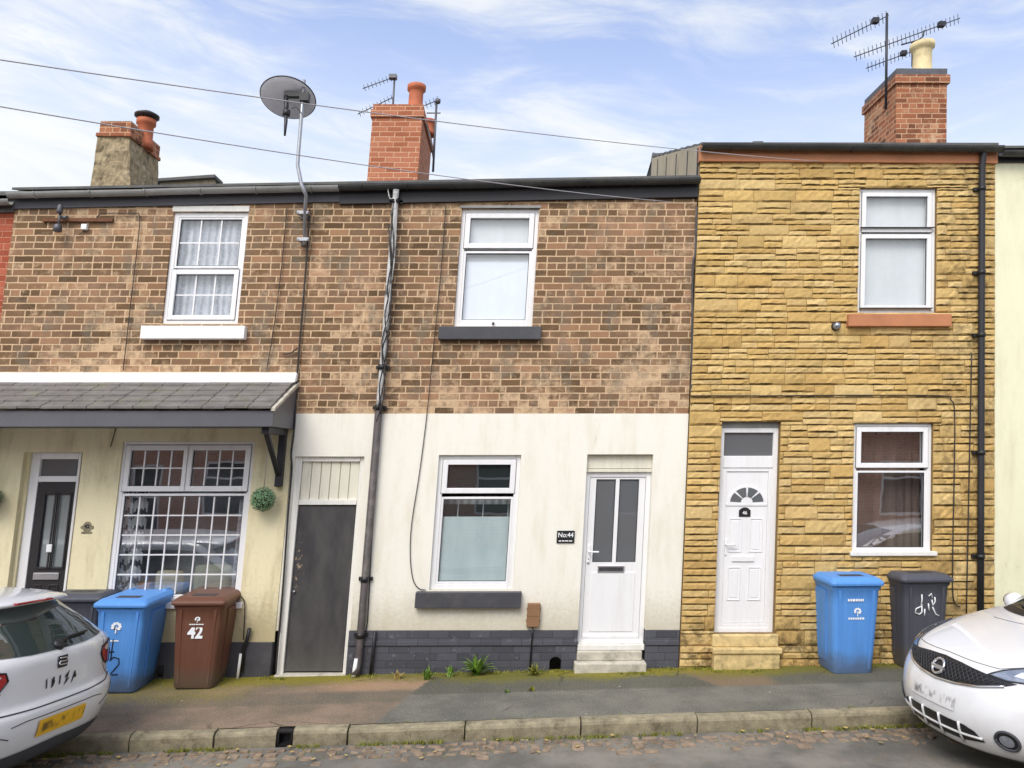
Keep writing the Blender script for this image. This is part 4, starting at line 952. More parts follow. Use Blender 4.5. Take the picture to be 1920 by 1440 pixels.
# sunburst light
zs0 = P(1398, 944)[1]; R1 = wd*.40
mb = MB(); n = 20
mb.prism([(cxd+(R1+.03)*cos(pi*i/n), zs0+(R1+.03)*.92*sin(pi*i/n)) for i in range(n+1)], y+.008, y+.016); mb.box(cxd-R1-.045, cxd+R1+.045, y+.006, y+.016, zs0-.03, zs0-.0); mb.build('sunburst_frame', M['upvc'], dl, bevel=.003)
for k in range(4):
    a0, a1 = pi*k/4+.07, pi*(k+1)/4-.07; p = MB()
    p.prism([(cxd+R1*cos(a0+(a1-a0)*i/6), zs0+.008+R1*.9*sin(a0+(a1-a0)*i/6)) for i in range(7)] + [(cxd+R1*.36*cos(a1-(a1-a0)*i/3), zs0+.008+R1*.34*sin(a1-(a1-a0)*i/3)) for i in range(4)], y+.0045, y+.0085); p.build('sunburst_pane', M['frost'], dl)
nx, nz = P(1397, 961, y); mb = MB(); mb.prism([(nx-.068,nz-.05),(nx+.068,nz-.05),(nx+.068,nz+.025),(nx+.035,nz+.052),(nx,nz+.062),(nx-.035,nz+.052),(nx-.068,nz+.025)], y+.009, y+.017); np_ = mb.build('number_plate', M['black'], dl)
text_mb('46', .055, facing(nx, y+.0078, nz-.005), .001, .0008).build('number', M['white'], dl)
r = rect(1373, 1414, 1043, 1053, y); mb = MB(); mb.box(r[0], r[1], y+.002, y+.017, r[2], r[3]); mb.build('letterbox', M['upvc'], dl, bevel=.004)
hx, hz = P(1355, 1026, y); mb = MB(); mb.box(lx0+.005, lx0+.03, y+.004, y+.017, hz-.09, hz+.09); mb.tube([(lx0+.018,y+.006,hz+.03),(lx0+.018,y-.03,hz+.03),(lx0+.12,y-.034,hz+.03)], .009, 8); mb.build('handle', M['white'], dl)
mb = MB(); r = rect(1337, 1452, 1190, 1212, -.06); mb.box(x0-.03, x1+.03, -.09, .1, r[2], zb0-.002); mb.box(x0-.04, x1+.05, -.17, .1, P(1400,1226,-.15)[1], r[2]-.001); mb.box(x0-.02, x1+.03, -.15, .05, -.2, P(1400,1226,-.15)[1]-.001); mb.build('doorstep', M['step_stone'], h46, bevel=.012)
# eaves of 46
zg0, zg1 = P(1310, 277, -.12)[1], P(1840, 281, -.12)[1]
roof(h46, XC_+.003, XD, zg0+.05, zg0+.05, 3.3, 1.26, M['roof'])
gutter(h46, (XC_-.01, -.155, zg0+.02), (XD-.0, -.155, zg0+.0), .062, M['gut_black'], M['terra'], -.17, .03, -.085, 5)
dx = P(1840, 700, -.1)[0]; zt = zg0-.04
mb = MB(); mb.tube([(dx, -.13, zt+.03), (dx, -.125, zt-.05), (dx, -.105, zt-.16), (dx, -.1, zt-.3), (dx, -.1, 2.), (dx, -.1, gz(dx,0))], .036, 12); dp = mb.build('downpipe', M['fascia_black'], h46)
for zz in (4.66, 3.9, 2.5, 1.3, 5.7): mb = MB(); mb.tube([(dx,-.1,zz-.025),(dx,-.1,zz+.025)], .045, 12); mb.box(dx-.085, dx+.02, -.085, -.05, zz-.02, zz+.02); mb.build('pipe_bracket', M['black'], dp)
flex(h46, [(1294,742),(1450,742),(1600,741),(1765,742),(1783,750),(1790,775),(1789,900),(1787,1000),(1786,1100),(1790,1130),(1800,1138)], .007, -.07)
flex(h46, [(1822,662),(1819,800),(1815,1000),(1812,1150)], .007, -.07)
p = P3(1567, 612, -.06); sl = thing('dome_light', 'small round grey lamp on the stone wall left of the terracotta sill', 'light', p)
mb = MB(); mb.lathe(p+Vector((0,.02,0)), [(.05,0),(.055,.02),(.05,.045)], 16, (0,-1,0)); mb.build('bezel', M['black_metal'], sl)
mb = MB(); mb.lathe(p+Vector((0,-.022,0)), [(.048,0),(.045,.025),(.03,.045),(.001,.055)], 16, (0,-1,0)); mb.build('dome', M['lamp'], sl)

# ------------------------------------------------------------------ neighbours
hl = thing('terraced_house', 'red brick terraced house cut by the left edge of the photo', 'house', ((XL+XA)/2, 0, 0), 'houses of the terrace')
wl = (-8.6, -7.7, 3.5, 5.0); wl2 = (-8.7, -7.5, .9, 2.4); dl_ = (-7.2, -6.5, -.3, 2.4)
mb = MB(); wall_holes(mb, XL, XA-.003, -.6, 5.6, [wl, wl2, dl_], .02, .1); mb.build('wall', M['red_brick'], hl)
shell(hl, XL, XA-.003, 5.5, 3.4, 1.2, M['dark'])
for w in (wl, wl2):
    wo = window(hl, w, .06, [(0,1,0,.65,False), (0,1,.68,1,True)]); slab(wo, (w[0]-.1, w[1]+.1, w[2]-.14, w[2]), -.05, .1, 'sill_white')
mb = MB(); frame_box(mb, dl_[0], dl_[1], dl_[2], dl_[3], .06, .08, .14); mb.box(dl_[0]+.06, dl_[1]-.06, .1, .13, dl_[2]+.06, dl_[3]-.06); mb.build('door', M['upvc'], hl, bevel=.004)
roof(hl, XL, XA-.003, 5.55, 5.6, 3.4, 1.3, M['roof']); gutter(hl, (XL, -.09, 5.47), (XA+.0, -.09, 5.54), .06, M['gut_grey'], M['pipe_brown'], -.12, .04, -.01, 5)
hr = thing('terraced_house', 'pale cream rendered house cut by the right edge of the photo', 'house', ((XD+XE)/2, 0, .1), 'houses of the terrace')
wr = (6.9, 7.9, 3.9, 5.3); wr2 = (6.9, 8.0, 1.0, 2.5); dr_ = (8.4, 9.2, .1, 2.3)
mb = MB(); wall_holes(mb, XD+.002, XE, -.4, 6.2, [wr, wr2, dr_], -.02, .1); mb.face([(XD+.002,-.02,-.4),(XD+.002,-.02,6.2),(XD+.002,.1,6.2),(XD+.002,.1,-.4)]); mb.build('wall', M['pale'], hr)
shell(hr, XD+.002, XE, 6.15, 3.3, 1.2, M['dark'])
for w in (wr, wr2):
    wo = window(hr, w, .02, [(0,1,0,.65,False), (0,1,.68,1,True)]); slab(wo, (w[0]-.1, w[1]+.1, w[2]-.14, w[2]), -.09, .06, 'sill_white')
mb = MB(); frame_box(mb, dr_[0], dr_[1], dr_[2], dr_[3], .06, .04, .1); mb.box(dr_[0]+.06, dr_[1]-.06, .06, .09, dr_[2]+.06, dr_[3]-.06); mb.build('door', M['upvc'], hr, bevel=.004)
zq0 = P(1890, 288, -.12)[1]
roof(hr, XD+.002, XE, zq0+.08, zq0+.09, 3.3, 1.24, M['roof']); gutter(hr, (XD+.01, -.13, zq0+.02), (XE, -.13, zq0+.04), .062, M['gut_black'], M['black_metal'], -.1, .03, -.05, 4)

# the terrace on the far side of the street (behind the photographer; the window glass reflects it)
ho = thing('terraced_house', 'red brick terrace across the street, seen only as reflections in the window glass', 'house', (0, -15, 0))
oh = []
for i in range(-4, 5):
    oh += [(i*4-.9, i*4+.3, 3.2, 4.6), (i*4-.9, i*4+.4, .7, 2.3), (i*4+1.0, i*4+1.9, -.3, 2.2)]
mb = MB()
def flip(mbx): mbx.f = [f[::-1] for f in mbx.f]
wall_holes(mb, -18, 18, -1.2, 5.3, oh, -13.2, -.1); flip(mb); mb.build('wall', M['opp_brick'], ho)
mb = MB(); mb.box(-18, 18, -18, -13.35, -1.2, 5.3); mb.build('rear_wall', M['dark'], ho)
for q in oh:
    mb = MB(); frame_box(mb, *q, .07, -13.3, -13.24); mb.box(q[0]+.07, q[1]-.07, -13.29, -13.25, (q[2]+q[3])/2+.25, (q[2]+q[3])/2+.32); w = mb.build('window', M['upvc'], ho)
    mb = MB(); mb.box(q[0]+.07, q[1]-.07, -13.28, -13.27, q[2]+.07, q[3]-.07); mb.build('pane', M['blind' if (q[0]*7)%2 < .8 else 'dark'], w)
mb = MB(); mb.prism([(-13.0, 5.25), (-15.6, 6.9), (-18.2, 5.25)], -18, 18, 'yz'); mb.build('roof', M['roof'], ho)

# ------------------------------------------------------------------ chimneys (parts of their houses)
def chimney(house, name, mat, x0, x1, y0, y1, z0, z1, cap, capmat, oversail=.03, prof=None):
    mb = MB(); mb.box(x0, x1, y0, y1, z0, z1-cap); ch = mb.build(name, mat, house)
    mb = MB(); mb.box(x0-oversail, x1+oversail, y0-oversail, y1+oversail, z1-cap, z1-cap*.45); mb.build('oversail', mat, ch, bevel=.006)
    mb = MB(); mb.box(x0-.005, x1+.005, y0-.005, y1+.005, z1-cap*.45, z1); mb.build('cap', capmat, ch, bevel=.01); return ch
def pot(ch, x, y, z, r, h, mat):
    mb = MB(); mb.lathe((x,y,z), [(r*1.12,0),(r*1.12,.05),(r*.95,.07),(r*.92,h*.75),(r*.98,h*.82),(r*1.2,h*.86),(r*1.22,h),(r*.9,h),(r*.85,h*.7)], 24); return mb.build('pot', mat, ch)
Y0 = 2.45
a = P(689, 330, Y0)[0]; b = P(783, 330, Y0)[0]; zt = P(745, 195, Y0)[1]
cm = chimney(h44, 'chimney', M['chim_red'], a, b, Y0, Y0+1.35, 5.7, zt, .22, M['chim_red'])
px_, pz_ = P(779, 195, Y0+.35); pot(cm, px_, Y0+.35, zt-.03, .125, P(779, 163, Y0+.35)[1]-zt+.04, M['pot_red']); pot(cm, b-.05, Y0+1.1, zt-.03, .115, .26, M['pot_red'])
Yl = 2.5
a = P(172, 335, Yl)[0]; b = P(254, 335, Yl)[0]; at, bt = P(184, 248, Yl)[0], P(243, 248, Yl)[0]; zt = P(215, 250, Yl)[1]; zt2 = P(215, 227, Yl)[1]
mb = MB(); dpt = .95
# rough rendered stack, slightly tapering, built with an uneven surface
v = []; f = []; NZ, NS = 12, 40
for j in range(NZ+1):
    t = j/NZ; xa, xb = a+(at-a)*t-.03*(1-t), b+(bt-b)*t+.05*(1-t); z = 5.75+(zt-5.75)*t
    for i in range(NS):
        s = i/NS*4; k = int(s); q = s-k
        p = ((xa+(xb-xa)*q, Yl), (xb, Yl+dpt*q), (xb-(xb-xa)*q, Yl+dpt), (xa, Yl+dpt-dpt*q))[k]
        n = mnoise.noise(Vector((p[0]*6, p[1]*6, z*6)))*.04+mnoise.noise(Vector((p[0]*17, p[1]*17, z*17)))*.018
        v.append((p[0]+n, p[1]-n, z))
for j in range(NZ):
    for i in range(NS): f.append((j*NS+i, j*NS+(i+1)%NS, (j+1)*NS+(i+1)%NS, (j+1)*NS+i))
f.append(tuple(NZ*NS+i for i in range(NS)))
mb.raw(v, f, False); cl_ = mb.build('chimney', M['old_render'], h42)
mb = MB(); mb.box(at+.02, bt+.015, Yl-.01, Yl+dpt+.02, zt-.02, zt2); mb.build('brick_top', M['chim_red2'], cl_, bevel=.008)
mb = MB(); mb.box(at-.015, bt+.04, Yl-.035, Yl+dpt+.03, zt-.06, zt+.0); mb.build('oversail', M['chim_red2'], cl_, bevel=.008)
pp = P3(270, 268, Yl+.5); zc_ = P(270, 215, Yl+.5)[1]
mb = MB(); mb.lathe((pp.x, pp.y, zt2-.25), [(.15,0),(.15,.1),(.125,.13),(.12,.4),(.15,.42),(.15,.5),(.1,.5)], 20); po = mb.build('pot', M['pot_red'], cl_)
zz = zt2+.25
mb = MB(); mb.lathe((pp.x, pp.y, zz+.02), [(.12,0),(.19,.03),(.19,.06),(.1,.11),(.001,.125)], 20)
for k in range(4): mb.tube([(pp.x+.1*cos(k*pi/2+.5), pp.y+.1*sin(k*pi/2+.5), zz-.06), (pp.x+.1*cos(k*pi/2+.5), pp.y+.1*sin(k*pi/2+.5), zz+.05)], .012, 6)
mb.build('cowl', M['cowl'], po)
Yr = 2.3
a = P(1680, 230, Yr)[0]; b = P(1775, 230, Yr)[0]; zt = P(1730, 128, Yr)[1]
cr = chimney(h46, 'chimney', M['chim_red2'], a, b, Yr, Yr+1.05, 6.3, zt, .26, M['lead'], .035)
q = P(1729, 127, Yr+.3); pot(cr, q[0], Yr+.3, zt-.02, .15, P(1729, 84, Yr+.3)[1]-zt+.03, M['pot_buff'])
q = P(1703, 127, Yr+.85); mb = MB(); mb.lathe((q[0], Yr+.8, zt-.02), [(.13,0),(.13,.1),(.09,.16),(.001,.18)], 18); mb.build('pot_stub', M['pot_red'], cr)
# gable end of the ridge beyond house 42
mb = MB(); rx0, rx1 = P(300, 345, 4.6)[0], P(400, 345, 4.6)[0]; rz0, rz1 = P(310, 350, 4.6)[1], P(398, 334, 4.6)[1]
mb.prism([(rx0, rz0-.5), (rx1+.03, rz0-.5), (rx1, rz1), (rx0, rz1-.07)], 4.6, 4.7); mb.build('rear_gable', M['flank'], h42)
mb = MB(); mb.hexa([(rx0-.1,4.5,rz1-.1),(rx1+.05,4.5,rz1-.02),(rx1+.05,4.9,rz1-.02),(rx0-.1,4.9,rz1-.1)],[(rx0-.1,4.5,rz1-.05),(rx1+.05,4.5,rz1+.035),(rx1+.05,4.9,rz1+.035),(rx0-.1,4.9,rz1-.05)]); mb.build('rear_roof_edge', M['roof'], h42)
# hooded vent tiles showing over the gutter line
for hs, px, py, Y in ((h44, 860, 348, 2.9), (h44, 1153, 346, 2.9), (h46, 1422, 268, 2.9), (h42, 568, 352, 2.9)):
    q = P3(px, py, Y); mb = MB(); mb.prism([(q.x-.15, q.z-.08), (q.x+.15, q.z-.08), (q.x+.09, q.z+.045), (q.x-.09, q.z+.045)], Y, Y+.35); mb.build('vent_tile', M['roof'], hs, bevel=.03)

# ------------------------------------------------------------------ aerials, dish, wires
def yagi(mb, p0, p1, n, el, dirv=None, r=.008):
    p0, p1 = Vector(p0), Vector(p1); mb.tube([p0, p1], r, 6); d = (p1-p0).normalized()
    e = Vector((.35, -.2, .9)) if dirv is None else Vector(dirv); e = (e - d*e.dot(d)).normalized()
    for i in range(n):
        c = p0.lerp(p1, (i+.5)/n); mb.tube([c-e*el/2, c+e*el/2], r*.62, 5)
Y = 3.0
t = thing('tv_aerial', 'stub mast aerial behind the pot of the middle red chimney', 'aerial', P3(738, 192, Y), 'television aerials')
mb = MB(); mb.tube([P3(735, 230, Y), P3(740, 142, Y)], .018, 6); mb.build('mast', M['alum'], t)
mb = MB(); yagi(mb, P3(680, 166, Y-.1), P3(743, 143, Y), 9, .1); mb.box(*[v for v in (P3(730,145,Y).x, P3(744,145,Y).x, Y-.05, Y+.05, P3(738,148,Y).z, P3(738,141,Y).z)]); mb.build('boom', M['alum'], t)
t = thing('tv_aerial', 'low aerial poking out left behind the middle red chimney', 'aerial', P3(720, 190, Y+.1), 'television aerials')
mb = MB(); yagi(mb, P3(671, 214, Y-.1), P3(738, 182, Y+.15), 10, .1); mb.build('boom', M['alum'], t)
t = thing('tv_aerial', 'aerial on a mast strapped to the right flank of the middle chimney', 'aerial', P3(815, 320, Y), 'television aerials')
mb = MB(); mb.tube([P3(812, 322, Y), P3(815, 260, Y), P3(819, 185, Y)], .02, 6); mb.lathe(P3(821,190,Y), [(.001,-.05),(.045,-.03),(.045,.03),(.001,.05)], 10); mb.build('mast', M['alum'], t)
mb = MB(); yagi(mb, P3(796, 198, Y-.1), P3(825, 186, Y), 4, .12); mb.tube([P3(800,212,Y), P3(826,212,Y)], .01, 6); mb.tube([P3(792,215,Y-.2), P3(806,255,Y-.4), P3(813,300,Y-.3)], .012, 6); mb.build('boom', M['alum'], t)
Y = 2.4
t = thing('tv_aerial', 'upper left aerial on the tall mast beside the right chimney', 'aerial', P3(1663, 160, Y), 'television aerials')
mb = MB(); mb.tube([P3(1661, 205, Y-.05), P3(1663, 25, Y-.05)], .02, 6); mb.build('mast', M['black_metal'], t)
mb = MB(); yagi(mb, P3(1559, 82, Y-.2), P3(1666, 29, Y), 14, .17); p = P3(1641, 39, Y-.05); mb.box(p.x-.05, p.x+.05, p.y-.04, p.y+.04, p.z-.04, p.z+.04); mb.build('boom', M['black_metal'], t)
t = thing('tv_aerial', 'long aerial reaching up right over the buff pot of the right chimney', 'aerial', P3(1711, 120, Y+.4), 'television aerials')
mb = MB(); mb.tube([P3(1711, 125, Y+.4), P3(1711, 78, Y+.4)], .018, 6); mb.tube([P3(1690, 84, Y+.4), P3(1722, 75, Y+.4), P3(1731, 68, Y+.4), P3(1733, 57, Y+.4)], .012, 6); mb.build('mast', M['black_metal'], t)
mb = MB(); yagi(mb, P3(1601, 107, Y+.2), P3(1800, 34, Y+.5), 26, .15); p = P3(1765, 46, Y+.42); mb.box(p.x-.05, p.x+.05, p.y-.04, p.y+.04, p.z-.04, p.z+.04); mb.build('boom', M['black_metal'], t)
t = thing('tv_aerial', 'short low aerial left of the buff pot of the right chimney', 'aerial', P3(1708, 110, Y+.5), 'television aerials')
mb = MB(); yagi(mb, P3(1624, 128, Y+.3), P3(1709, 97, Y+.5), 12, .14); p = P3(1694, 100, Y+.45); mb.box(p.x-.045, p.x+.045, p.y-.04, p.y+.04, p.z-.035, p.z+.035); mb.build('boom', M['black_metal'], t)
# satellite dish
Y = -.26
dt = thing('satellite_dish', 'grey satellite dish on a kinked steel pole rising above the gutter', 'satellite dish', P3(571, 450, -.05))
mb = MB(); mb.tube([P3(571, 458, -.1), P3(572, 392, -.12), P3(574, 366, Y), P3(565, 345, Y), P3(558, 310, Y), P3(560, 280, Y), P3(565, 220, Y), P3(570, 150, Y)], .022, 10); mb.build('pole', M['steel'], dt)
for px, py in ((571, 402), (571, 452)): mb = MB(); p = P3(px, py, -.05); mb.box(p.x-.05, p.x+.05, -.04, -.001, p.z-.045, p.z+.045); mb.box(p.x-.07, p.x+.07, -.13, -.06, p.z-.02, p.z+.02); mb.tube([(p.x+.06,-.03,p.z),(p.x+.06,-.14,p.z)], .012, 6); mb.tube([(p.x-.06,-.03,p.z),(p.x-.06,-.14,p.z)], .012, 6); mb.build('wall_bracket', M['steel'], dt, bevel=.003)
c = P3(540, 185, Y+.16); nrm = Vector((.0, .36, .93)).normalized(); R = .325
mb = MB(); mb.lathe(c-nrm*.05, [(.001, 0), (R*.3, .005), (R*.6, .022), (R*.85, .045), (R, .065), (R*1.02, .062), (R*1.0, .055), (R*.85, .035), (R*.6, .012), (R*.3, -.005), (.001, -.01)], 40, nrm); di = mb.build('reflector', M['dish'], dt)
mb = MB(); rim = []; q = Vector((0,0,1)).rotation_difference(nrm)
mb.tube([c+nrm*.012+q@Vector((R*1.01*cos(2*pi*k/40), R*1.01*sin(2*pi*k/40), 0)) for k in range(41)], .008, 6); mb.build('rim', M['black_metal'], di)
mb = MB(); pa = P3(534, 180, Y+.02); pb = P3(571, 183, Y); mb.box(min(pa.x,pb.x), max(pa.x,pb.x), Y-.02, Y+.05, pa.z-.02, pa.z+.045); mb.box(pb.x-.05, pb.x+.055, Y-.04, Y+.05, pb.z-.05, pb.z+.05)
mb.tube([P3(536, 180, Y-.02), P3(537, 200, Y-.04), P3(535, 215, Y-.06)], .028, 8); mb.build('mount', M['black'], dt)
mb = MB(); mb.tube([P3(536, 205, Y-.05), P3(536, 228, Y-.1), P3(534, 254, Y-.16)], [.02, .022, .012], 8); mb.lathe(P3(537,212,Y-.06), [(.001,-.05),(.045,-.03),(.045,.03),(.001,.05)], 12); mb.build('receiver_arm', M['black'], dt)
mb = MB(); mb.tube([P3(547, 203, Y), P3(556, 201, Y-.02), P3(566, 213, Y-.02), P3(566, 226, Y)], .006, 6); mb.build('lead', M['cable'], dt)
# overhead wires
def wire(p0, p1, label, sag):
    mb = MB(); n = 24; mb.tube([p0.lerp(p1, i/n) - Vector((0,0,sag*4*(i/n)*(1-i/n))) for i in range(n+1)], .0042, 6); o = mb.build('overhead_wire', M['wire']); return tag(o, label, 'wire', 'overhead wires')
wire(P3(-900, -28, -5.5), P3(1540, 303, -.1), 'upper overhead wire running across to the fascia of the stone house', .1)
wire(P3(-900, 38, -5.5), P3(1262, 379, -.08), 'lower overhead wire running across to the right end of the brick house gutter', .1)

# ------------------------------------------------------------------ wheelie bins
def rr(w, d, r, n=4, ox=0, oy=0):
    o = []
    for cx, cy, a0 in ((w/2-r, d/2-r, 0), (-w/2+r, d/2-r, pi/2), (-w/2+r, -d/2+r, pi), (w/2-r, -d/2+r, 1.5*pi)):
        for i in range(n+1): a = a0+pi/2*i/n; o.append((ox+cx+r*cos(a), oy+cy+r*sin(a)))
    return o
def make_bin(mat, label):
    t = thing('wheelie_bin', label, 'wheelie bin', (0,0,0), 'wheelie bins in front of the terrace')
    mb = MB(); lv = []     # body loft: (z, w, d, oy)
    for z, w, d, oy, r in ((.0,.42,.44,-.06,.05), (.03,.435,.46,-.06,.05), (.25,.46,.50,-.05,.05), (.5,.485,.54,-.04,.05), (.75,.51,.585,-.025,.045), (.90,.525,.61,-.015,.04), (.925,.56,.65,-.01,.04), (.965,.565,.655,-.01,.04)):
        lv.append([(x, y, z) for x, y in rr(w, d, r, 3, 0, oy)])
    m = len(lv[0]); v = [p for l in lv for p in l]; f = [(k*m+j, k*m+(j+1)%m, (k+1)*m+(j+1)%m, (k+1)*m+j) for k in range(len(lv)-1) for j in range(m)]
    f.append(tuple(range(m))[::-1]); f.append(tuple((len(lv)-1)*m+j for j in range(m))); mb.raw(v, f, True); mb.sm[-1] = mb.sm[-2] = False
    # side ribs and front flutes
    for s in (-1, 1):
        mb.hexa([(s*.16-.014,-.296,.05),(s*.16+.014,-.296,.05),(s*.16+.014,-.27,.05),(s*.16-.014,-.27,.05)], [(s*.19-.014,-.332,.9),(s*.19+.014,-.332,.9),(s*.19+.014,-.3,.9),(s*.19-.014,-.3,.9)])
        mb.hexa([(s*.2,-.1,.1),(s*.232,-.1,.1),(s*.232,.08,.1),(s*.2,.08,.1)], [(s*.24,-.15,.88),(s*.272,-.15,.88),(s*.272,.12,.88),(s*.24,.12,.88)] )
    b = mb.build('body', mat, t)
    b.modifiers.new('split', 'EDGE_SPLIT').split_angle = radians(40)
    mb = MB(); lv = []
    for z, w, d in ((.958,.60,.70), (.985,.605,.705), (1.005,.59,.69), (1.03,.53,.62), (1.042,.50,.58)):
        lv.append([(x, y, z + .015*(y+.3)) for x, y in rr(w, d, .045, 3, 0, -.015)])
    m = len(lv[0]); v = [p for l in lv for p in l]; f = [(k*m+j, k*m+(j+1)%m, (k+1)*m+(j+1)%m, (k+1)*m+j) for k in range(4) for j in range(m)]
    f.append(tuple(range(m))[::-1]); f.append(tuple(4*m+j for j in range(m))); mb.raw(v, f, False)
    for s in (-1, 1): mb.hexa([(s*.2-.03,.18,1.04),(s*.2+.03,.18,1.04),(s*.2+.03,.33,1.0),(s*.2-.03,.33,1.0)],[(s*.2-.025,.2,1.062),(s*.2+.025,.2,1.062),(s*.2+.025,.32,1.06),(s*.2-.025,.32,1.06)])
    ld = mb.build('lid', mat, t, bevel=.006)
    mb = MB(); mb.box(-.13, .13, -.22, -.12, 1.0435, 1.0475); mb.build('lid_label', M['seal'], ld)
    mb = MB(); mb.tube([(-.25,.36,.98),(.25,.36,.98)], .016, 8)
    for s in (-.24, 0, .24): mb.box(s-.015, s+.015, .3, .37, .95, .995)
    mb.build('handle_bar', mat, t)
    for s in (-1, 1):
        mb = MB(); mb.lathe((s*.268,.255,.1), [(.02,-.03),(.098,-.03),(.1,-.02),(.1,.02),(.098,.03),(.02,.03)], 24, (1,0,0)); w = mb.build('wheel', M['rubber'], t)
        mb = MB(); mb.lathe((s*.268+s*.012,.255,.1), [(.001,s*.02),(.05,s*.02),(.055,s*.012)], 16, (1,0,0)); mb.build('hub', M['trim'], w)
    mb = MB(); mb.tube([(-.25,.255,.1),(.25,.255,.1)], .012, 8); mb.build('axle', M['steel'], t)
    return t
def put_bin(t, px, py, rz, raise_=0):     # px,py: middle of the front bottom edge
    X, Y, Z = GP(px, py); off = Matrix.Rotation(rz, 3, 'Z') @ Vector((0, .28, 0))
    t.location = (X+off.x, Y+off.y, gz(X+off.x, Y+off.y)+.004); t.rotation_euler = (0, 0, rz); BASE[t.name] = Vector(t.location)
def recol(t, mat, label):
    def cp(o, par):
        n = o.copy(); col.objects.link(n); n.parent = par
        BASE[n.name] = Vector()
        if o.type == 'MESH' and o.data.materials and o.data.materials[0] == M['bin_blue'] and mat != M['bin_blue']:
            n.data = o.data.copy(); n.data.materials[0] = mat
        for c in list(o.children): cp(c, n)
        return n
    n = cp(t, None); n['label'] = label
    return n
def squat(t, k):
    for c in t.children:
        if c.type == 'MESH':
            c.data = c.data.copy(); c.data.transform(Matrix.Diagonal((1,1,k,1)))
            for d_ in c.children: d_.data = d_.data.copy(); d_.data.transform(Matrix.Diagonal((1,1,k,1)))
def front(x, z):      # matrix on the bin's sloping front panel
    y = -.285 - (z/.9)*.038 - .0062
    return Matrix.Translation((x, y, z)) @ Matrix.Rotation(pi/2-.05, 4, 'X')
b1 = make_bin(M['bin_blue'], 'blue wheelie bin standing between the white hatchback and the brown bin')
b2 = recol(b1, M['bin_blue'], 'blue wheelie bin with a white emblem in front of the stone house')
b3 = recol(b1, M['bin_brown'], 'brown wheelie bin marked with a white 42')
b4 = recol(b1, M['bin_black'], 'charcoal wheelie bin half hidden behind the white hatchback and blue bin')
b5 = recol(b1, M['bin_black'], 'charcoal wheelie bin with smeared white paint marks')
def bars(t, x0, z, ws, h, mat='white', name='lettering'):
    mb = MB(); x = x0; Mx = front(0, z)
    for w, g in ws:
        q = [Mx @ Vector((x+a*w, b*h, .001)) for a, b in ((0,-.5),(1,-.5),(1,.5),(0,.5))]; mb.face(q); x += w+g
    BASE[t.name] = Vector(); return mb.build(name, M[mat], t)
def emblem(t, x, z, s, mat='white'):
    mb = MB(); Mx = front(x, z); rnd = random.Random(4)
    for k in range(9):
        a = k*2*pi/9; cx, cy = .55*cos(a), .25+.5*sin(a)
        if k in (6, 7): continue
        mb.face([Mx @ Vector((s*(cx+.26*cos(b)), s*(cy+.2*sin(b)), .0012)) for b in [j*pi/4 for j in range(8)]])
    mb.face([Mx @ Vector((s*u, s*w, .001)) for u, w in ((-.09,-.75),(.09,-.75),(.06,.3),(-.06,.3))]); mb.face([Mx @ Vector((s*u, s*w, .0014)) for u, w in ((-.05,-.1),(.0,-.2),(.42,.25),(.36,.3))])
    return mb.build('emblem', M[mat], t)
bars(b2, -.1, .80, [(.02,.008),(.018,.006),(.03,.006),(.022,.006),(.018,.006),(.02,.006),(.012,0)], .026); emblem(b2, .015, .665, .055); bars(b2, -.085, .60, [(.018,.006),(.02,.006),(.018,.008),(.016,.006),(.022,.006),(.02,.008),(.022,0)], .022, name='small_lettering')
bars(b3, -.085, .735, [(.02,.004),(.018,.004),(.02,.006),(.03,.004),(.02,.004),(.026,0)], .012, name='small_lettering'); emblem(b3, 0, .785, .04)
text_mb('42', .20, front(-.012, .64), .007, .0006, .82).build('number', M['white'], b3)
emblem(b1, -.03, .72, .075); emblem(b1, -.03, .71, .035, 'dark_print'); bars(b1, -.1, .58, [(.11,0)], .014)
def strokes(t, lines, r, mat, name):
    mb = MB()
    for L in lines: mb.tube([front(x, z) @ Vector((0,0,.0)) for x, z in L], r, 6)
    return mb.build(name, M[mat], t)
strokes(b1, [[(-.13,.62),(-.15,.52),(-.155,.45),(-.03,.46)], [(-.05,.60),(-.055,.5),(-.06,.37)], [(-.07,.36),(-.03,.40),(.03,.38),(.035,.32),(-.01,.26),(-.06,.2),(.03,.205)]], .007, 'dark_print', 'painted_number')
strokes(b5, [[(-.06,.82),(-.055,.76),(-.065,.70)], [(-.06,.69),(-.12,.665),(-.13,.62),(-.08,.6),(-.05,.63),(-.06,.72)], [(.02,.8),(.05,.83),(.06,.78)], [(.06,.76),(.07,.70),(.10,.74),(.09,.79)], [(.02,.72),(.03,.64)], [(.07,.68),(.09,.64),(.11,.6),(.15,.58)], [(-.02,.66),(-.02,.58)]], .007, 'white', 'paint_marks')
squat(b1, .95); squat(b3, .94); squat(b4, .97)
put_bin(b1, 213, 1301, radians(-2)); put_bin(b3, 360, 1293, radians(0)); put_bin(b2, 1600, 1263, radians(2)); put_bin(b4, 128, 1288, radians(0)); put_bin(b5, 1732, 1253, radians(3))

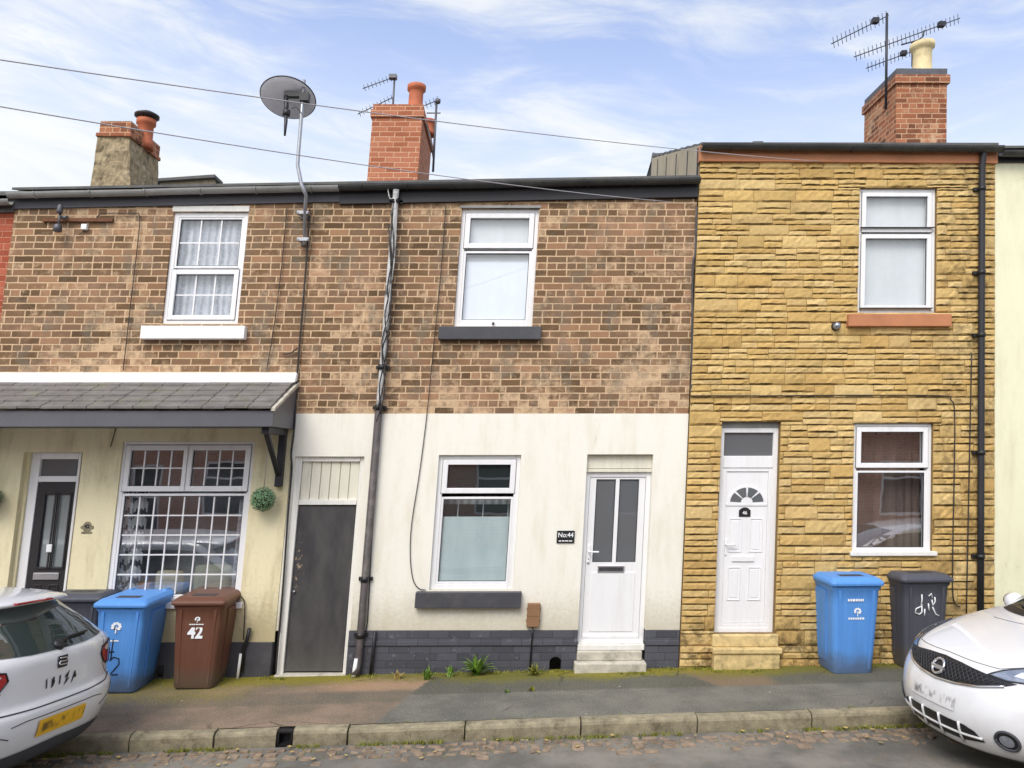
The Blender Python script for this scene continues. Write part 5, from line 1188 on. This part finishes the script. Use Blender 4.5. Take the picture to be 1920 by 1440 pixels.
# ------------------------------------------------------------------ cars
def crm(tab, sub=4):
    o = []
    for i in range(len(tab)-1):
        p0, p1, p2, p3 = tab[max(i-1,0)], tab[i], tab[i+1], tab[min(i+2,len(tab)-1)]
        for k in range(sub):
            t = k/sub; o.append([.5*((2*b)+(c-a)*t+(2*a-5*b+4*c-d)*t*t+(3*b-a-3*c+d)*t**3) for a, b, c, d in zip(p0,p1,p2,p3)])
    o.append(list(tab[-1])); return o
def car_shell(tab, length, lr, pf=2.6):
    """stack of plan outlines: rows h, lf, bf, W ; the far end mirrored to 'length'"""
    rows = crm(tab); NF, NSD = 26, 14; v = []; f = []
    for h, lf, bf, W in rows:
        loop = []
        for i in range(NF+1):
            a = -pi/2+pi*i/NF; w = sin(a); loop.append((lf+bf*abs(w)**pf, W*w, h))
        e = length-lr(h)-.35
        for i in range(1, NSD): t = i/NSD; l0 = lf+bf; loop.append((l0+(e-l0)*t, W*(1+.02*sin(pi*t)), h))
        for i in range(NF//2+1):
            a = pi/2-pi*i/(NF//2); w = sin(a); loop.append((e+.35*(1-abs(w)**2.4), W*w, h))
        for i in range(NSD-1, 0, -1): t = i/NSD; l0 = lf+bf; loop.append((l0+(e-l0)*t, -W*(1+.02*sin(pi*t)), h))
        v += loop; m = len(loop)
    n = len(rows)
    for k in range(n-1):
        for j in range(m): f.append((k*m+j, (k+1)*m+j, (k+1)*m+(j+1)%m, k*m+(j+1)%m))
    f.append(tuple((n-1)*m+j for j in range(m))[::-1]); f.append(tuple(range(m)))
    return v, f
def car_bvh(v, f): return BVHTree.FromPolygons([Vector(p) for p in v], f)
def patch(bvh, poly, off=.004, axis='x', side=1, dens=.05):
    bm = bmesh.new(); vs = [bm.verts.new((a, b, 0)) for a, b in poly]; bm.faces.new(vs)
    bmesh.ops.triangulate(bm, faces=bm.faces[:])
    for _ in range(5):
        es = [e for e in bm.edges if e.calc_length() > dens]
        if not es: break
        bmesh.ops.subdivide_edges(bm, edges=es, cuts=1, use_grid_fill=False); bmesh.ops.triangulate(bm, faces=[q for q in bm.faces if len(q.verts) > 3])
    mb = MB(); V = []
    for q in bm.verts:
        if axis == 'x': o, d = Vector((-3, q.co.x, q.co.y)), Vector((1,0,0))
        else: o, d = Vector((q.co.x, side*3, q.co.y)), Vector((0,-side,0))
        hit = bvh.ray_cast(o, d)
        p = hit[0] if hit[0] is not None else o+d*3.3
        n = hit[1] if hit[1] is not None else -d
        if n.dot(d) > 0: n = -n
        V.append(p + n*off)
    bm.verts.index_update(); F_ = [[x.index for x in q.verts] for q in bm.faces]
    mb.raw(V, F_, True); bm.free()
    for i, q in enumerate(mb.f):      # face outwards
        a, b, c = (mb.v[k] for k in q[:3])
        d = Vector((1,0,0)) if axis == 'x' else Vector((0,-side,0))
        if (b-a).cross(c-a).dot(d) > 0: mb.f[i] = q[::-1]
    return mb
def on(bvh, w, h):
    hit = bvh.ray_cast(Vector((-3, w, h)), Vector((1,0,0))); n = hit[1]; 
    if n.x > 0: n = -n
    return hit[0], n
def pline(bvh, pts, r, off=.002, n=6, dens=.04):
    q = []
    for (a, b), (c, d) in zip(pts, pts[1:]):
        k = max(1, int(hypot(c-a, d-b)/dens))
        for i in range(k): q.append((a+(c-a)*i/k, b+(d-b)*i/k))
    q.append(pts[-1]); P_ = []
    for w, h in q: p, nn = on(bvh, w, h); P_.append(p+nn*off)
    mb = MB(); mb.tube(P_, r, n); return mb
def arc_poly(cx, cy, rx, ry, n=20): return [(cx+rx*cos(2*pi*i/n), cy+ry*sin(2*pi*i/n)) for i in range(n)]
def wheel(t, l, w, r=.31, bw=.85):
    s = 1 if w > 0 else -1
    mb = MB(); mb.lathe((l, w, r), [(r*.62,-.1),(r*.95,-.1),(r,-.07),(r,.07),(r*.95,.1),(r*.62,.1)], 32, (0,1,0)); wh = mb.build('wheel', M['rubber'], t)
    mb = MB(); mb.lathe((l, w+s*.085, r), [(r*.64,-.01),(r*.64,.015),(r*.58,.015),(r*.55,-.0),(.06,.0),(.05,.02),(.001,.02)] if s > 0 else [(r*.64,.01),(r*.64,-.015),(r*.58,-.015),(r*.55,0),(.06,0),(.05,-.02),(.001,-.02)], 24, (0,1,0)); mb.build('rim', M['silver'], wh)
    mb = MB(); mb.lathe((l, s*(bw+.012), r+.02), [(r*1.17,-s*.12),(r*1.19,0),(.001,0)], 32, (0,1,0)); mb.build('wheel_arch', M['black'], t)
def mirror(poly): return [(-a, b) for a, b in poly][::-1]

# --- white car on the right, nose towards the left
tn = thing('parked_car', 'white car with honeycomb grille parked nose-in at the right edge of the photo', 'car', (0,0,0), 'cars parked along the kerb')
tab = [(.17,.22,.40,.74), (.21,.09,.40,.79), (.27,.045,.38,.825), (.36,.01,.37,.84), (.46,.0,.36,.845), (.56,.012,.35,.845), (.645,.035,.35,.845), (.72,.07,.36,.845), (.81,.115,.37,.842), (.855,.16,.38,.838), (.90,.28,.36,.83), (.955,.49,.33,.818), (1.012,.74,.29,.80), (1.055,.95,.26,.785), (1.08,1.05,.25,.77), (1.2,1.3,.23,.735), (1.36,1.64,.22,.68), (1.46,1.92,.22,.62), (1.52,2.25,.24,.54), (1.535,2.6,.25,.42)]
v, f = car_shell(tab, 4.1, lambda h: .05 + max(0, h-.9)*.35)
mb = MB(); mb.raw(v, f, True); mb.f = [q[::-1] for q in mb.f]; body = mb.build('body', M['paint'], tn); bv = car_bvh(v, f)
me = body.data; bmm = bmesh.new(); bmm.from_mesh(me); bmesh.ops.recalc_face_normals(bmm, faces=bmm.faces[:]); bmm.to_mesh(me); bmm.free()
gril = [(-.56,.745),(-.40,.70),(-.2,.672),(0,.66),(.2,.672),(.40,.70),(.56,.745),(.62,.775),(.42,.80),(.2,.826),(0,.836),(-.2,.826),(-.42,.80),(-.62,.775)]
gr = patch(bv, gril, .004).build('grille', M['grille'], tn)
mb = MB()      # honeycomb mesh of the grille
for i in range(-16, 17):
    for s in (-1, 1):
        pts = [(i*.04+s*k*.02, .64+k*.022) for k in range(11)]
        run = []
        for w, h in pts:
            top = .83-.055*(abs(w)/.56)**2; bot = .668+.08*(abs(w)/.56)**1.6
            if abs(w) < .55 and bot < h < top: p, nn = on(bv, w, h); run.append(p+nn*.008)
            else:
                if len(run) > 1: mb.tube(run, .0032, 4)
                run = []
        if len(run) > 1: mb.tube(run, .0032, 4)
mb.build('grille_mesh', M['trim'], gr)
pline(bv, gril[:7], .011, .004).build('grille_trim', M['chrome'], tn)
p, nn = on(bv, 0, .745); q = Vector((0,0,1)).rotation_difference(nn)
mb = MB(); mb.tube([p+nn*.018+q@Vector((.062*cos(2*pi*k/28), .062*sin(2*pi*k/28), 0)) for k in range(29)], .011, 8); mb.lathe(p+nn*.004, [(.052,0),(.05,.008),(.001,.008)], 24, nn)
em = mb.build('emblem', M['chrome'], tn)
mb = MB(); mb.box(p.x-.032, p.x-.01, p.y-.072, p.y+.072, p.z-.014, p.z+.014); mb.build('emblem_bar', M['silver'], em, bevel=.003)
mb = MB(); mb.lathe(p+nn*.0125, [(.044,0),(.043,.003),(.001,.003)], 24, nn); mb.build('emblem_back', M['grille'], em)
for s in (1, -1):
    hl_ = [(.43,.80),(.56,.785),(.69,.795),(.79,.825),(.825,.885),(.80,.945),(.72,.93),(.60,.885),(.50,.845)]
    hp = hl_ if s > 0 else mirror(hl_)
    lo = patch(bv, hp, .006, dens=.03).build('headlight', M['lamp'], tn)
    c1 = [(.58,.82),(.67,.815),(.74,.84),(.74,.88),(.68,.875),(.60,.85)]; c1 = c1 if s > 0 else mirror(c1)
    patch(bv, c1, .010, dens=.03).build('reflector', M['lamp_white'], lo)
    pline(bv, hp+[hp[0]], .006, .006, dens=.02).build('lamp_surround', M['trim'], lo)
    fg = patch(bv, arc_poly(s*.62, .37, .062, .062, 22), .004, dens=.03).build('fog_lamp', M['black'], tn)
    pline(bv, [(s*.62+.064*cos(2*pi*k/24), .37+.064*sin(2*pi*k/24)) for k in range(25)], .011, .004, dens=.03).build('fog_surround', M['trim'], fg)
    patch(bv, arc_poly(s*.62, .37, .04, .04, 18), .010, dens=.03).build('lens', M['lamp'], fg)
    for l in (.78, 3.3): wheel(tn, l, s*.81, .31, .862)
low = [(-.48,.31),(-.30,.275),(0,.265),(.30,.275),(.48,.31),(.42,.375),(.34,.40),(0,.405),(-.34,.40),(-.42,.375)]
lg = patch(bv, low, .004).build('lower_grille', M['grille'], tn)
mb = MB()
for pts in ([(-.47,.335),(-.3,.325),(0,.32),(.3,.325),(.47,.335)], [(-.3,.26),(-.3,.41)], [(-.1,.25),(-.1,.415)], [(.1,.25),(.1,.415)], [(.3,.26),(.3,.41)]):
    t2 = pline(bv, pts, .010, .008); mb.raw(t2.v, t2.f, True)
mb.build('grille_slats', M['paint'], lg)
patch(bv, [(-.68,.185),(0,.175),(.68,.185),(.70,.225),(.3,.215),(0,.212),(-.3,.215),(-.70,.225)], .005).build('lip', M['trim'], tn)
pl_ = [(-.26,.475),(.26,.475),(.26,.585),(-.26,.585)]
npl = patch(bv, pl_, .010).build('number_plate', M['plate_w'], tn)
for pts in ([(-.79,.955),(-.62,.90),(-.47,.85),(-.3,.853),(0,.86),(.3,.853),(.47,.85),(.62,.90),(.79,.955)], [(-.45,1.035),(0,1.05),(.45,1.035)]):
    pline(bv, pts, .0035, .0).build('bonnet_gap', M['trim'], tn)
ws = patch(bv, [(-.66,1.10),(-.3,1.105),(0,1.108),(.3,1.105),(.66,1.10),(.52,1.43),(0,1.455),(-.52,1.43)], .004).build('windscreen', M['car_glass'], tn)
patch(bv, [(-.68,1.066),(0,1.078),(.68,1.066),(.66,1.10),(0,1.108),(-.66,1.10)], .005).build('cowl', M['black'], tn)
for a in (-.55, -.02): pline(bv, [(a, 1.10), (a+.5, 1.118)], .009, .02).build('wiper', M['black'], ws)
for s in (1, -1):
    patch(bv, [(1.35,1.1),(3.3,1.12),(3.1,1.38),(2.2,1.42),(1.75,1.36)], .004, 'y', s, .1).build('side_window', M['car_glass'], tn)
    mb = MB(); mb.lathe((1.45, s*.86, 1.08), [(.001,-.1),(.07,-.08),(.09,0),(.07,.08),(.001,.1)], 14, (.3, s, .1)); mb.build('mirror', M['paint'], tn)

# --- white hatchback on the left, tail towards the right
ti = thing('parked_car', 'white hatchback with yellow rear number plate cut by the left edge of the photo', 'car', (0,0,0), 'cars parked along the kerb')
tab = [(0.21,0.26,0.22,0.692), (0.26,0.12,0.2,0.757), (0.34,0.055,0.185,0.799), (0.44,0.02,0.175,0.818), (0.54,0,0.17,0.825), (0.63,0.005,0.16,0.827), (0.675,0.03,0.16,0.827), (0.71,0.055,0.16,0.825), (0.8,0.065,0.16,0.823), (0.9,0.07,0.16,0.819), (0.985,0.08,0.165,0.81), (1.03,0.105,0.17,0.795), (1.06,0.14,0.175,0.776), (1.16,0.26,0.19,0.739), (1.28,0.42,0.21,0.678), (1.36,0.52,0.23,0.631), (1.41,0.62,0.26,0.589), (1.435,0.85,0.3,0.533), (1.45,1.3,0.32,0.421)]
v, f = car_shell(tab, 4.06, lambda h: .05 + max(0, h-.7)*.6, 3.6)
mb = MB(); mb.raw(v, f, True); body = mb.build('body', M['paint'], ti); bv = car_bvh(v, f)
me = body.data; bmm = bmesh.new(); bmm.from_mesh(me); bmesh.ops.recalc_face_normals(bmm, faces=bmm.faces[:]); bmm.to_mesh(me); bmm.free()
rw = patch(bv, [(-.66,1.055),(-.3,1.035),(0,1.03),(.3,1.035),(.66,1.055),(.60,1.20),(.52,1.345),(0,1.365),(-.52,1.345),(-.60,1.20)], .005).build('rear_window', M['car_glass'], ti)
mb = MB(); t2 = pline(bv, [(.0,1.06),(-.15,1.085),(-.40,1.09)], .011, .02); mb.raw(t2.v, t2.f, True); p, nn = on(bv, 0, 1.055); mb.lathe(p, [(.05,0),(.045,.03),(.001,.035)], 14, nn); mb.build('wiper', M['black'], rw)
# roof spoiler with brake lamp
mb = MB(); v2 = []; n = 12; prof = [(.50,1.352),(.42,1.362),(.385,1.378),(.40,1.396),(.55,1.425),(.74,1.436)]
for i in range(n+1):
    w = -.58+1.16*i/n; k = abs(w)/.58
    for a_, h_ in prof: v2.append((a_+.13*k**2.2, w*(1-.08*(h_-1.35)/.08), h_-.012*k*k))
m_ = len(prof); mb.raw(v2, [(i*m_+j, (i+1)*m_+j, (i+1)*m_+j+1, i*m_+j+1) for i in range(n) for j in range(m_-1)], True)
mb.f.append(list(range(m_))); mb.f.append([n*m_+j for j in range(m_)][::-1]); mb.sm += [False]*2; mb.c += [None]*2
so = mb.build('spoiler', M['paint'], ti)
mb = MB(); mb.box(.378, .42, -.2, .2, 1.378, 1.394); mb.build('brake_lamp', M['lamp_red'], so, bevel=.004)
for s in (1, -1):
    tl = [(.52,.90),(.58,.83),(.65,.80),(.775,.80),(.80,.88),(.79,.955),(.75,.985),(.63,.97),(.54,.955)]; tp = tl if s > 0 else mirror(tl)
    lo = patch(bv, tp, .006, dens=.03).build('tail_light', M['lamp_red'], ti)
    t3 = [(.57,.93),(.65,.905),(.775,.905),(.78,.945),(.73,.965),(.59,.95)]; t3 = t3 if s > 0 else mirror(t3)
    patch(bv, t3, .010, dens=.03).build('indicator', M['lamp_white'], lo); pline(bv, tp+[tp[0]], .007, .006, dens=.02).build('lamp_surround', M['grille'], lo)
    for l in (.78, 3.3): wheel(ti, l, s*.765, .29, .835)
    patch(bv, [(.35,1.08),(2.8,1.06),(2.3,1.33),(1.2,1.36),(.75,1.33)], .004, 'y', s, .1).build('side_window', M['car_glass'], ti)
p, nn = on(bv, 0, .90)
mb = MB()      # square S badge
def onp(w, h, off): p, n = on(bv, w, h); return p+n*off
t2 = patch(bv, [(-.052,.895),(.052,.895),(.058,.937),(.052,.982),(-.052,.982),(-.058,.937)], .008); mb.raw(t2.v, t2.f, True); em = mb.build('emblem', M['black_metal'], ti)
mb = MB()
for pts in ([(-.04,.962),(.04,.967)], [(-.04,.937),(.04,.942)], [(-.04,.914),(.04,.919)], [(-.042,.942),(-.042,.962)], [(.042,.917),(.042,.937)]):
    t2 = pline(bv, pts, .006, .011, dens=.02); mb.raw(t2.v, t2.f, True)
mb.build('emblem_letter', M['silver'], em)
p, nn = on(bv, 0, .80); yv = Vector((0,-1,0)); zv = nn.cross(yv)*-1
zv = Vector((0,0,1)); zv = (zv-nn*zv.dot(nn)).normalized(); xv = zv.cross(nn).normalized()
mb = MB()
for ch, w in zip('IBIZA', (-.155, -.085, -.01, .07, .155)):
    q, n2 = on(bv, (xv.y)*w, .80); Mx = Matrix.Translation(q+n2*.005) @ Matrix((xv.to_4d()*1, zv.to_4d(), nn.to_4d(), Vector((0,0,0,1)))).transposed()
    Mx[3][0] = Mx[3][1] = Mx[3][2] = 0; Mx[3][3] = 1
    for r_ in range(3): Mx[r_][3] = (q+n2*.005)[r_]
    text_mb(ch, .046, Mx, .0022, .0015, 1.3).build('letter', M['black'], ti)
pline(bv, [(-.75,.70),(-.6,.672),(-.3,.662),(0,.66),(.3,.662),(.6,.672),(.75,.70)], .006, .001).build('tailgate_gap', M['trim'], ti)
for s in (1, -1): pline(bv, [(s*.75,.66),(s*.66,.56),(s*.5,.50)], .004, .001).build('bumper_crease', M['trim'], ti)
pline(bv, [(-.5,.58),(-.38,.595),(.38,.595),(.5,.58)], .004, .001).build('bumper_crease', M['trim'], ti)
npl = patch(bv, [(-.26,.455),(.26,.455),(.26,.57),(-.26,.57)], .012).build('number_plate', M['plate_y'], ti)
for s in (1, -1):
    pline(bv, [(s*.60,1.03),(s*.585,.99),(s*.57,.95)], .0035, .0).build('tailgate_gap', M['trim'], ti)
    pline(bv, [(s*.56,.82),(s*.65,.74),(s*.73,.69)], .0035, .0).build('tailgate_gap', M['trim'], ti)
    patch(bv, [(s*.68,.40),(s*.76,.41),(s*.76,.44),(s*.68,.43)], .006, dens=.03).build('bumper_reflector', M['lamp_red'], ti)
patch(bv, [(-.68,.22),(0,.21),(.68,.22),(.78,.33),(.6,.375),(0,.39),(-.6,.375),(-.78,.33)], .006).build('lower_bumper', M['trim'], ti)
mb = MB(); mb.tube([(.12,.42,.22),(.4,.42,.23)], .035, 12); mb.build('exhaust', M['chrome'], ti)
def place_car(t, x, y, heading, z, roll=0):
    t.location = (x, y, z); t.rotation_euler = (roll, 0, heading); BASE[t.name] = Vector(t.location)
RX, RYY = 3.63, -2.45
place_car(tn, RX, RYY, radians(5), zk(RX+1)-.15)
LX, LYY = -3.51, -2.50       # position, roll and size fitted to image coordinates
place_car(ti, LX, LYY, radians(174), zk(LX-.5)-.135+.05, radians(4)); ti.scale = (1.06, 1.06, 1.06)

# ------------------------------------------------------------------ weeds, moss, grass
def weed(x, y, n, L, label, mat='grass', seed=1, w=.018):
    z = gz(x, y); t = thing('weed', label, 'weed', (x, y, z), 'weeds at the foot of the walls'); rnd = random.Random(seed); mb = MB()
    for i in range(n):
        a = rnd.uniform(0, 2*pi); l = L*rnd.uniform(.5, 1.1); el = rnd.uniform(.75, 1.5); d = Vector((cos(a), sin(a)*.6-.1, 0)); b = Vector((-d.y, d.x, 0)).normalized(); p0 = Vector((x, y, z)) + Vector((rnd.uniform(-.03,.03), rnd.uniform(-.02,.02), 0)); prev = None
        for k in range(5):
            s = k/4; p = p0 + d*l*s*cos(el) + Vector((0,0,1))*(l*s*sin(el)-l*.55*s*s*(1.2-el*.5)); ww = w*(.5, 1, .95, .6, .05)[k]*rnd.uniform(.8,1.2)
            cur = (p-b*ww, p+b*ww)
            if prev: mb.face([prev[0], prev[1], cur[1], cur[0]])
            prev = cur
    mb.build('leaves', M[mat], t); return t
def wp(px, py): X, Y, Z = GP(px, py); return X, min(Y, -.045)
weed(*wp(893, 1266), 54, .36, 'largest bright green weed growing against the black plinth', seed=2, w=.02)
weed(*wp(800, 1274), 22, .23, 'small green weed at the left of the plinth weeds', seed=3, w=.012)
weed(*wp(843, 1268), 20, .20, 'small green weed between its two neighbours on the plinth', seed=4, w=.012)
weed(*wp(1000, 1266), 30, .2, 'pale yellow-green weed below the brown meter box', 'moss', seed=5, w=.012)
weed(*wp(745, 1272), 14, .14, 'dry straw-coloured weed beside the drainpipe foot', 'dry', seed=6, w=.012)
weed(*wp(997, 1295), 16, .09, 'tiny weed growing out of the pavement below the meter box', 'moss', seed=8, w=.011)
weed(*wp(950, 1298), 12, .08, 'tiny weed in the pavement crack left of the meter box', 'grass', seed=9, w=.011)
mb = MB(); rnd = random.Random(21)
def tuft(x, y, z, n, L, w):
    for i in range(n):
        a = rnd.uniform(0, 6.3); l = L*rnd.uniform(.5, 1.2); d = Vector((cos(a)*.5, sin(a)*.5, 1)).normalized(); b = Vector((-sin(a), cos(a), 0)); p = Vector((x+rnd.uniform(-.03,.03), y+rnd.uniform(-.015,.015), z))
        mb.face([p-b*w, p+b*w, p+d*l])
for i in range(520):
    x = rnd.uniform(-4.5, 5.0)
    if mnoise.noise(Vector((x*1.3, 0, 3))) < -.08: continue
    y = -.05-abs(rnd.gauss(0, .05)); 
    if gt[0] < x < gt[1]: y -= .05
    if d44[0]-.05 < x < d44[1]+.05 or d46[0]-.05 < x < d46[1]+.05: y -= .14
    tuft(x, y, gz(x, y)-.005, 7, .035, .006)
mb.build('wall_moss', M['moss'])['kind'] = 'stuff'
mb = MB()
for i in range(760):
    x = rnd.uniform(-5, 5)
    if mnoise.noise(Vector((x*1.7, 7, 3))) < -.05: continue
    y = KERB_Y-.03-abs(rnd.gauss(0, .03)); tuft(x, y, zk(x)-.135, 7, .04, .004)
for i in range(260):
    x = rnd.uniform(-5, 5); y = KERB_Y+.13
    if mnoise.noise(Vector((x*1.9, 3, 9))) < .12: continue
    tuft(x, y, zk(x)-.005, 5, .02, .004)
for i in range(200):
    x = rnd.uniform(-5, 5); y = KERB_Y-.09-rnd.random()*.3; tuft(x, y, zk(x)-.13, 4, .025, .003)
mb.build('kerb_grass', M['moss'])['kind'] = 'stuff'
mb = MB()
for i in range(70):     # fallen leaves and bits of litter in the gutter
    x = rnd.uniform(-5, 5); y = KERB_Y-.05-rnd.random()*.45; z = zk(x)-.108; a = rnd.uniform(0, 6.3); s = rnd.uniform(.012, .03)
    mb.face([(x+s*cos(a+k)*(1 if k%2 else .6), y+s*sin(a+k)*(1 if k%2 else .6), z+rnd.uniform(0,.012)) for k in (0, 1.5, 3.1, 4.6)])
mb.build('leaf_litter', M['dry'])['kind'] = 'stuff'

# ------------------------------------------------------------------ global shear: all geometry skewed, z rising with x
S = Matrix(((1,0,0),(0,1,0),(Z_SHEAR,0,1)))
for root in [o for o in sc.objects if o.parent is None and o.type in ('MESH', 'EMPTY')]:
    R = root.rotation_euler.to_matrix(); A = (R.inverted() @ S @ R).to_4x4()
    def skew(o):
        if o.type == 'MESH':
            if o.data.users > 1: o.data = o.data.copy()
            o.data.transform(A)
        if o is not root: o.location = A @ o.location
        for c in o.children: skew(c)
    skew(root); root.location = S @ root.location
for me in bpy.data.meshes: me.update()

# ------------------------------------------------------------------ camera, light, sky
cam = bpy.data.cameras.new('camera'); co = bpy.data.objects.new('camera', cam); col.objects.link(co); sc.camera = co
cam.sensor_width = 36; cam.lens = F/1920*36; cam.clip_end = 2000; cam.clip_start = .05
co.matrix_world = Matrix.Translation((0, -D, ZC)) @ Matrix.Rotation(pi/2+PIT, 4, 'X') @ Matrix.Rotation(RHO, 4, 'Z')
SEL, SAZ = radians(48), radians(205)      # sun high behind the photographer
sun = bpy.data.lights.new('sun', 'SUN'); sun.energy = 2.25; sun.angle = radians(30); sun.color = (1, .97, .88)
so = bpy.data.objects.new('sun', sun); col.objects.link(so)
sd = Vector((sin(SAZ)*cos(SEL), cos(SAZ)*cos(SEL), sin(SEL)))
so.rotation_euler = sd.to_track_quat('Z', 'Y').to_euler(); so.location = sd*50
w = bpy.data.worlds.new('World'); sc.world = w; w.use_nodes = True; nt = w.node_tree; nt.nodes.clear()
g = G.__new__(G); g.nt = nt
sky = g.node('ShaderNodeTexSky', sky_type='NISHITA', sun_disc=False, sun_elevation=SEL, sun_rotation=SAZ, air_density=1.0, dust_density=1.0, ozone_density=2.0)
d = g.coord('Generated'); ds = g.sep(d)
az = g.m('DIVIDE', ds[0], g.m('ADD', g.m('ABSOLUTE', ds[1]), .35)); wp_ = g.noise(g.comb(g.m('MULTIPLY', az, 1.3), ds[1], g.m('MULTIPLY', ds[2], 2.2)), 1.4, 3, .5)
zz_ = g.m('ADD', g.m('MULTIPLY', ds[2], 8.0), g.m('ADD', g.m('MULTIPLY', az, .30), g.m('MULTIPLY', wp_, 1.3)))
cv = g.comb(g.m('MULTIPLY', az, 1.1), g.m('MULTIPLY', ds[1], .3), zz_)
n1 = g.noise(cv, 1.15, 6, .55, .3); n2 = g.noise(g.comb(g.m('MULTIPLY', az, 2.6), ds[1], g.m('MULTIPLY', zz_, 1.4)), 2.6, 7, .62, .5)
cl = g.m('ADD', g.m('MULTIPLY', n1, .6), g.m('MULTIPLY', n2, .4))
low = g.step(ds[2], .54, .22)
cf = g.m('ADD', g.m('ADD', .12, g.m('MULTIPLY', g.step(cl, .40, .66), .75)), g.m('MULTIPLY', low, .8), clamp=True)
skc = g.mix(1.0, sky.outputs[0], (3.5, 3.0, 3.0), 'MULTIPLY')
cloud = g.mix(g.step(n2, .3, .7), (9.0, 9.5, 9.8), (9.9, 10.1, 10.1))
sun_side = g.m('MAXIMUM', g.m('ADD', g.m('ADD', g.m('MULTIPLY', ds[0], sd.x), g.m('MULTIPLY', ds[1], sd.y)), g.m('MULTIPLY', ds[2], sd.z)), 0.0)
glow = g.m('ADD', 1.0, g.m('MULTIPLY', g.m('POWER', sun_side, 2.0), 1.4))
cc = g.node('ShaderNodeVectorMath', operation='SCALE'); g.put(cc.inputs[0], cloud); g.put(cc.inputs['Scale'], glow)
fin = g.mix(cf, skc, cc.outputs[0])
bg = g.node('ShaderNodeBackground'); g.put(bg.inputs[0], fin); bg.inputs[1].default_value = .1
ow = g.node('ShaderNodeOutputWorld'); g.put(ow.inputs[0], bg.outputs[0])
sc.render.engine = 'CYCLES'; sc.view_settings.view_transform = 'Standard'; sc.view_settings.look = 'None'; sc.view_settings.exposure = 0
sc.cycles.max_bounces = 8; sc.cycles.transparent_max_bounces = 12; sc.cycles.use_denoising = True
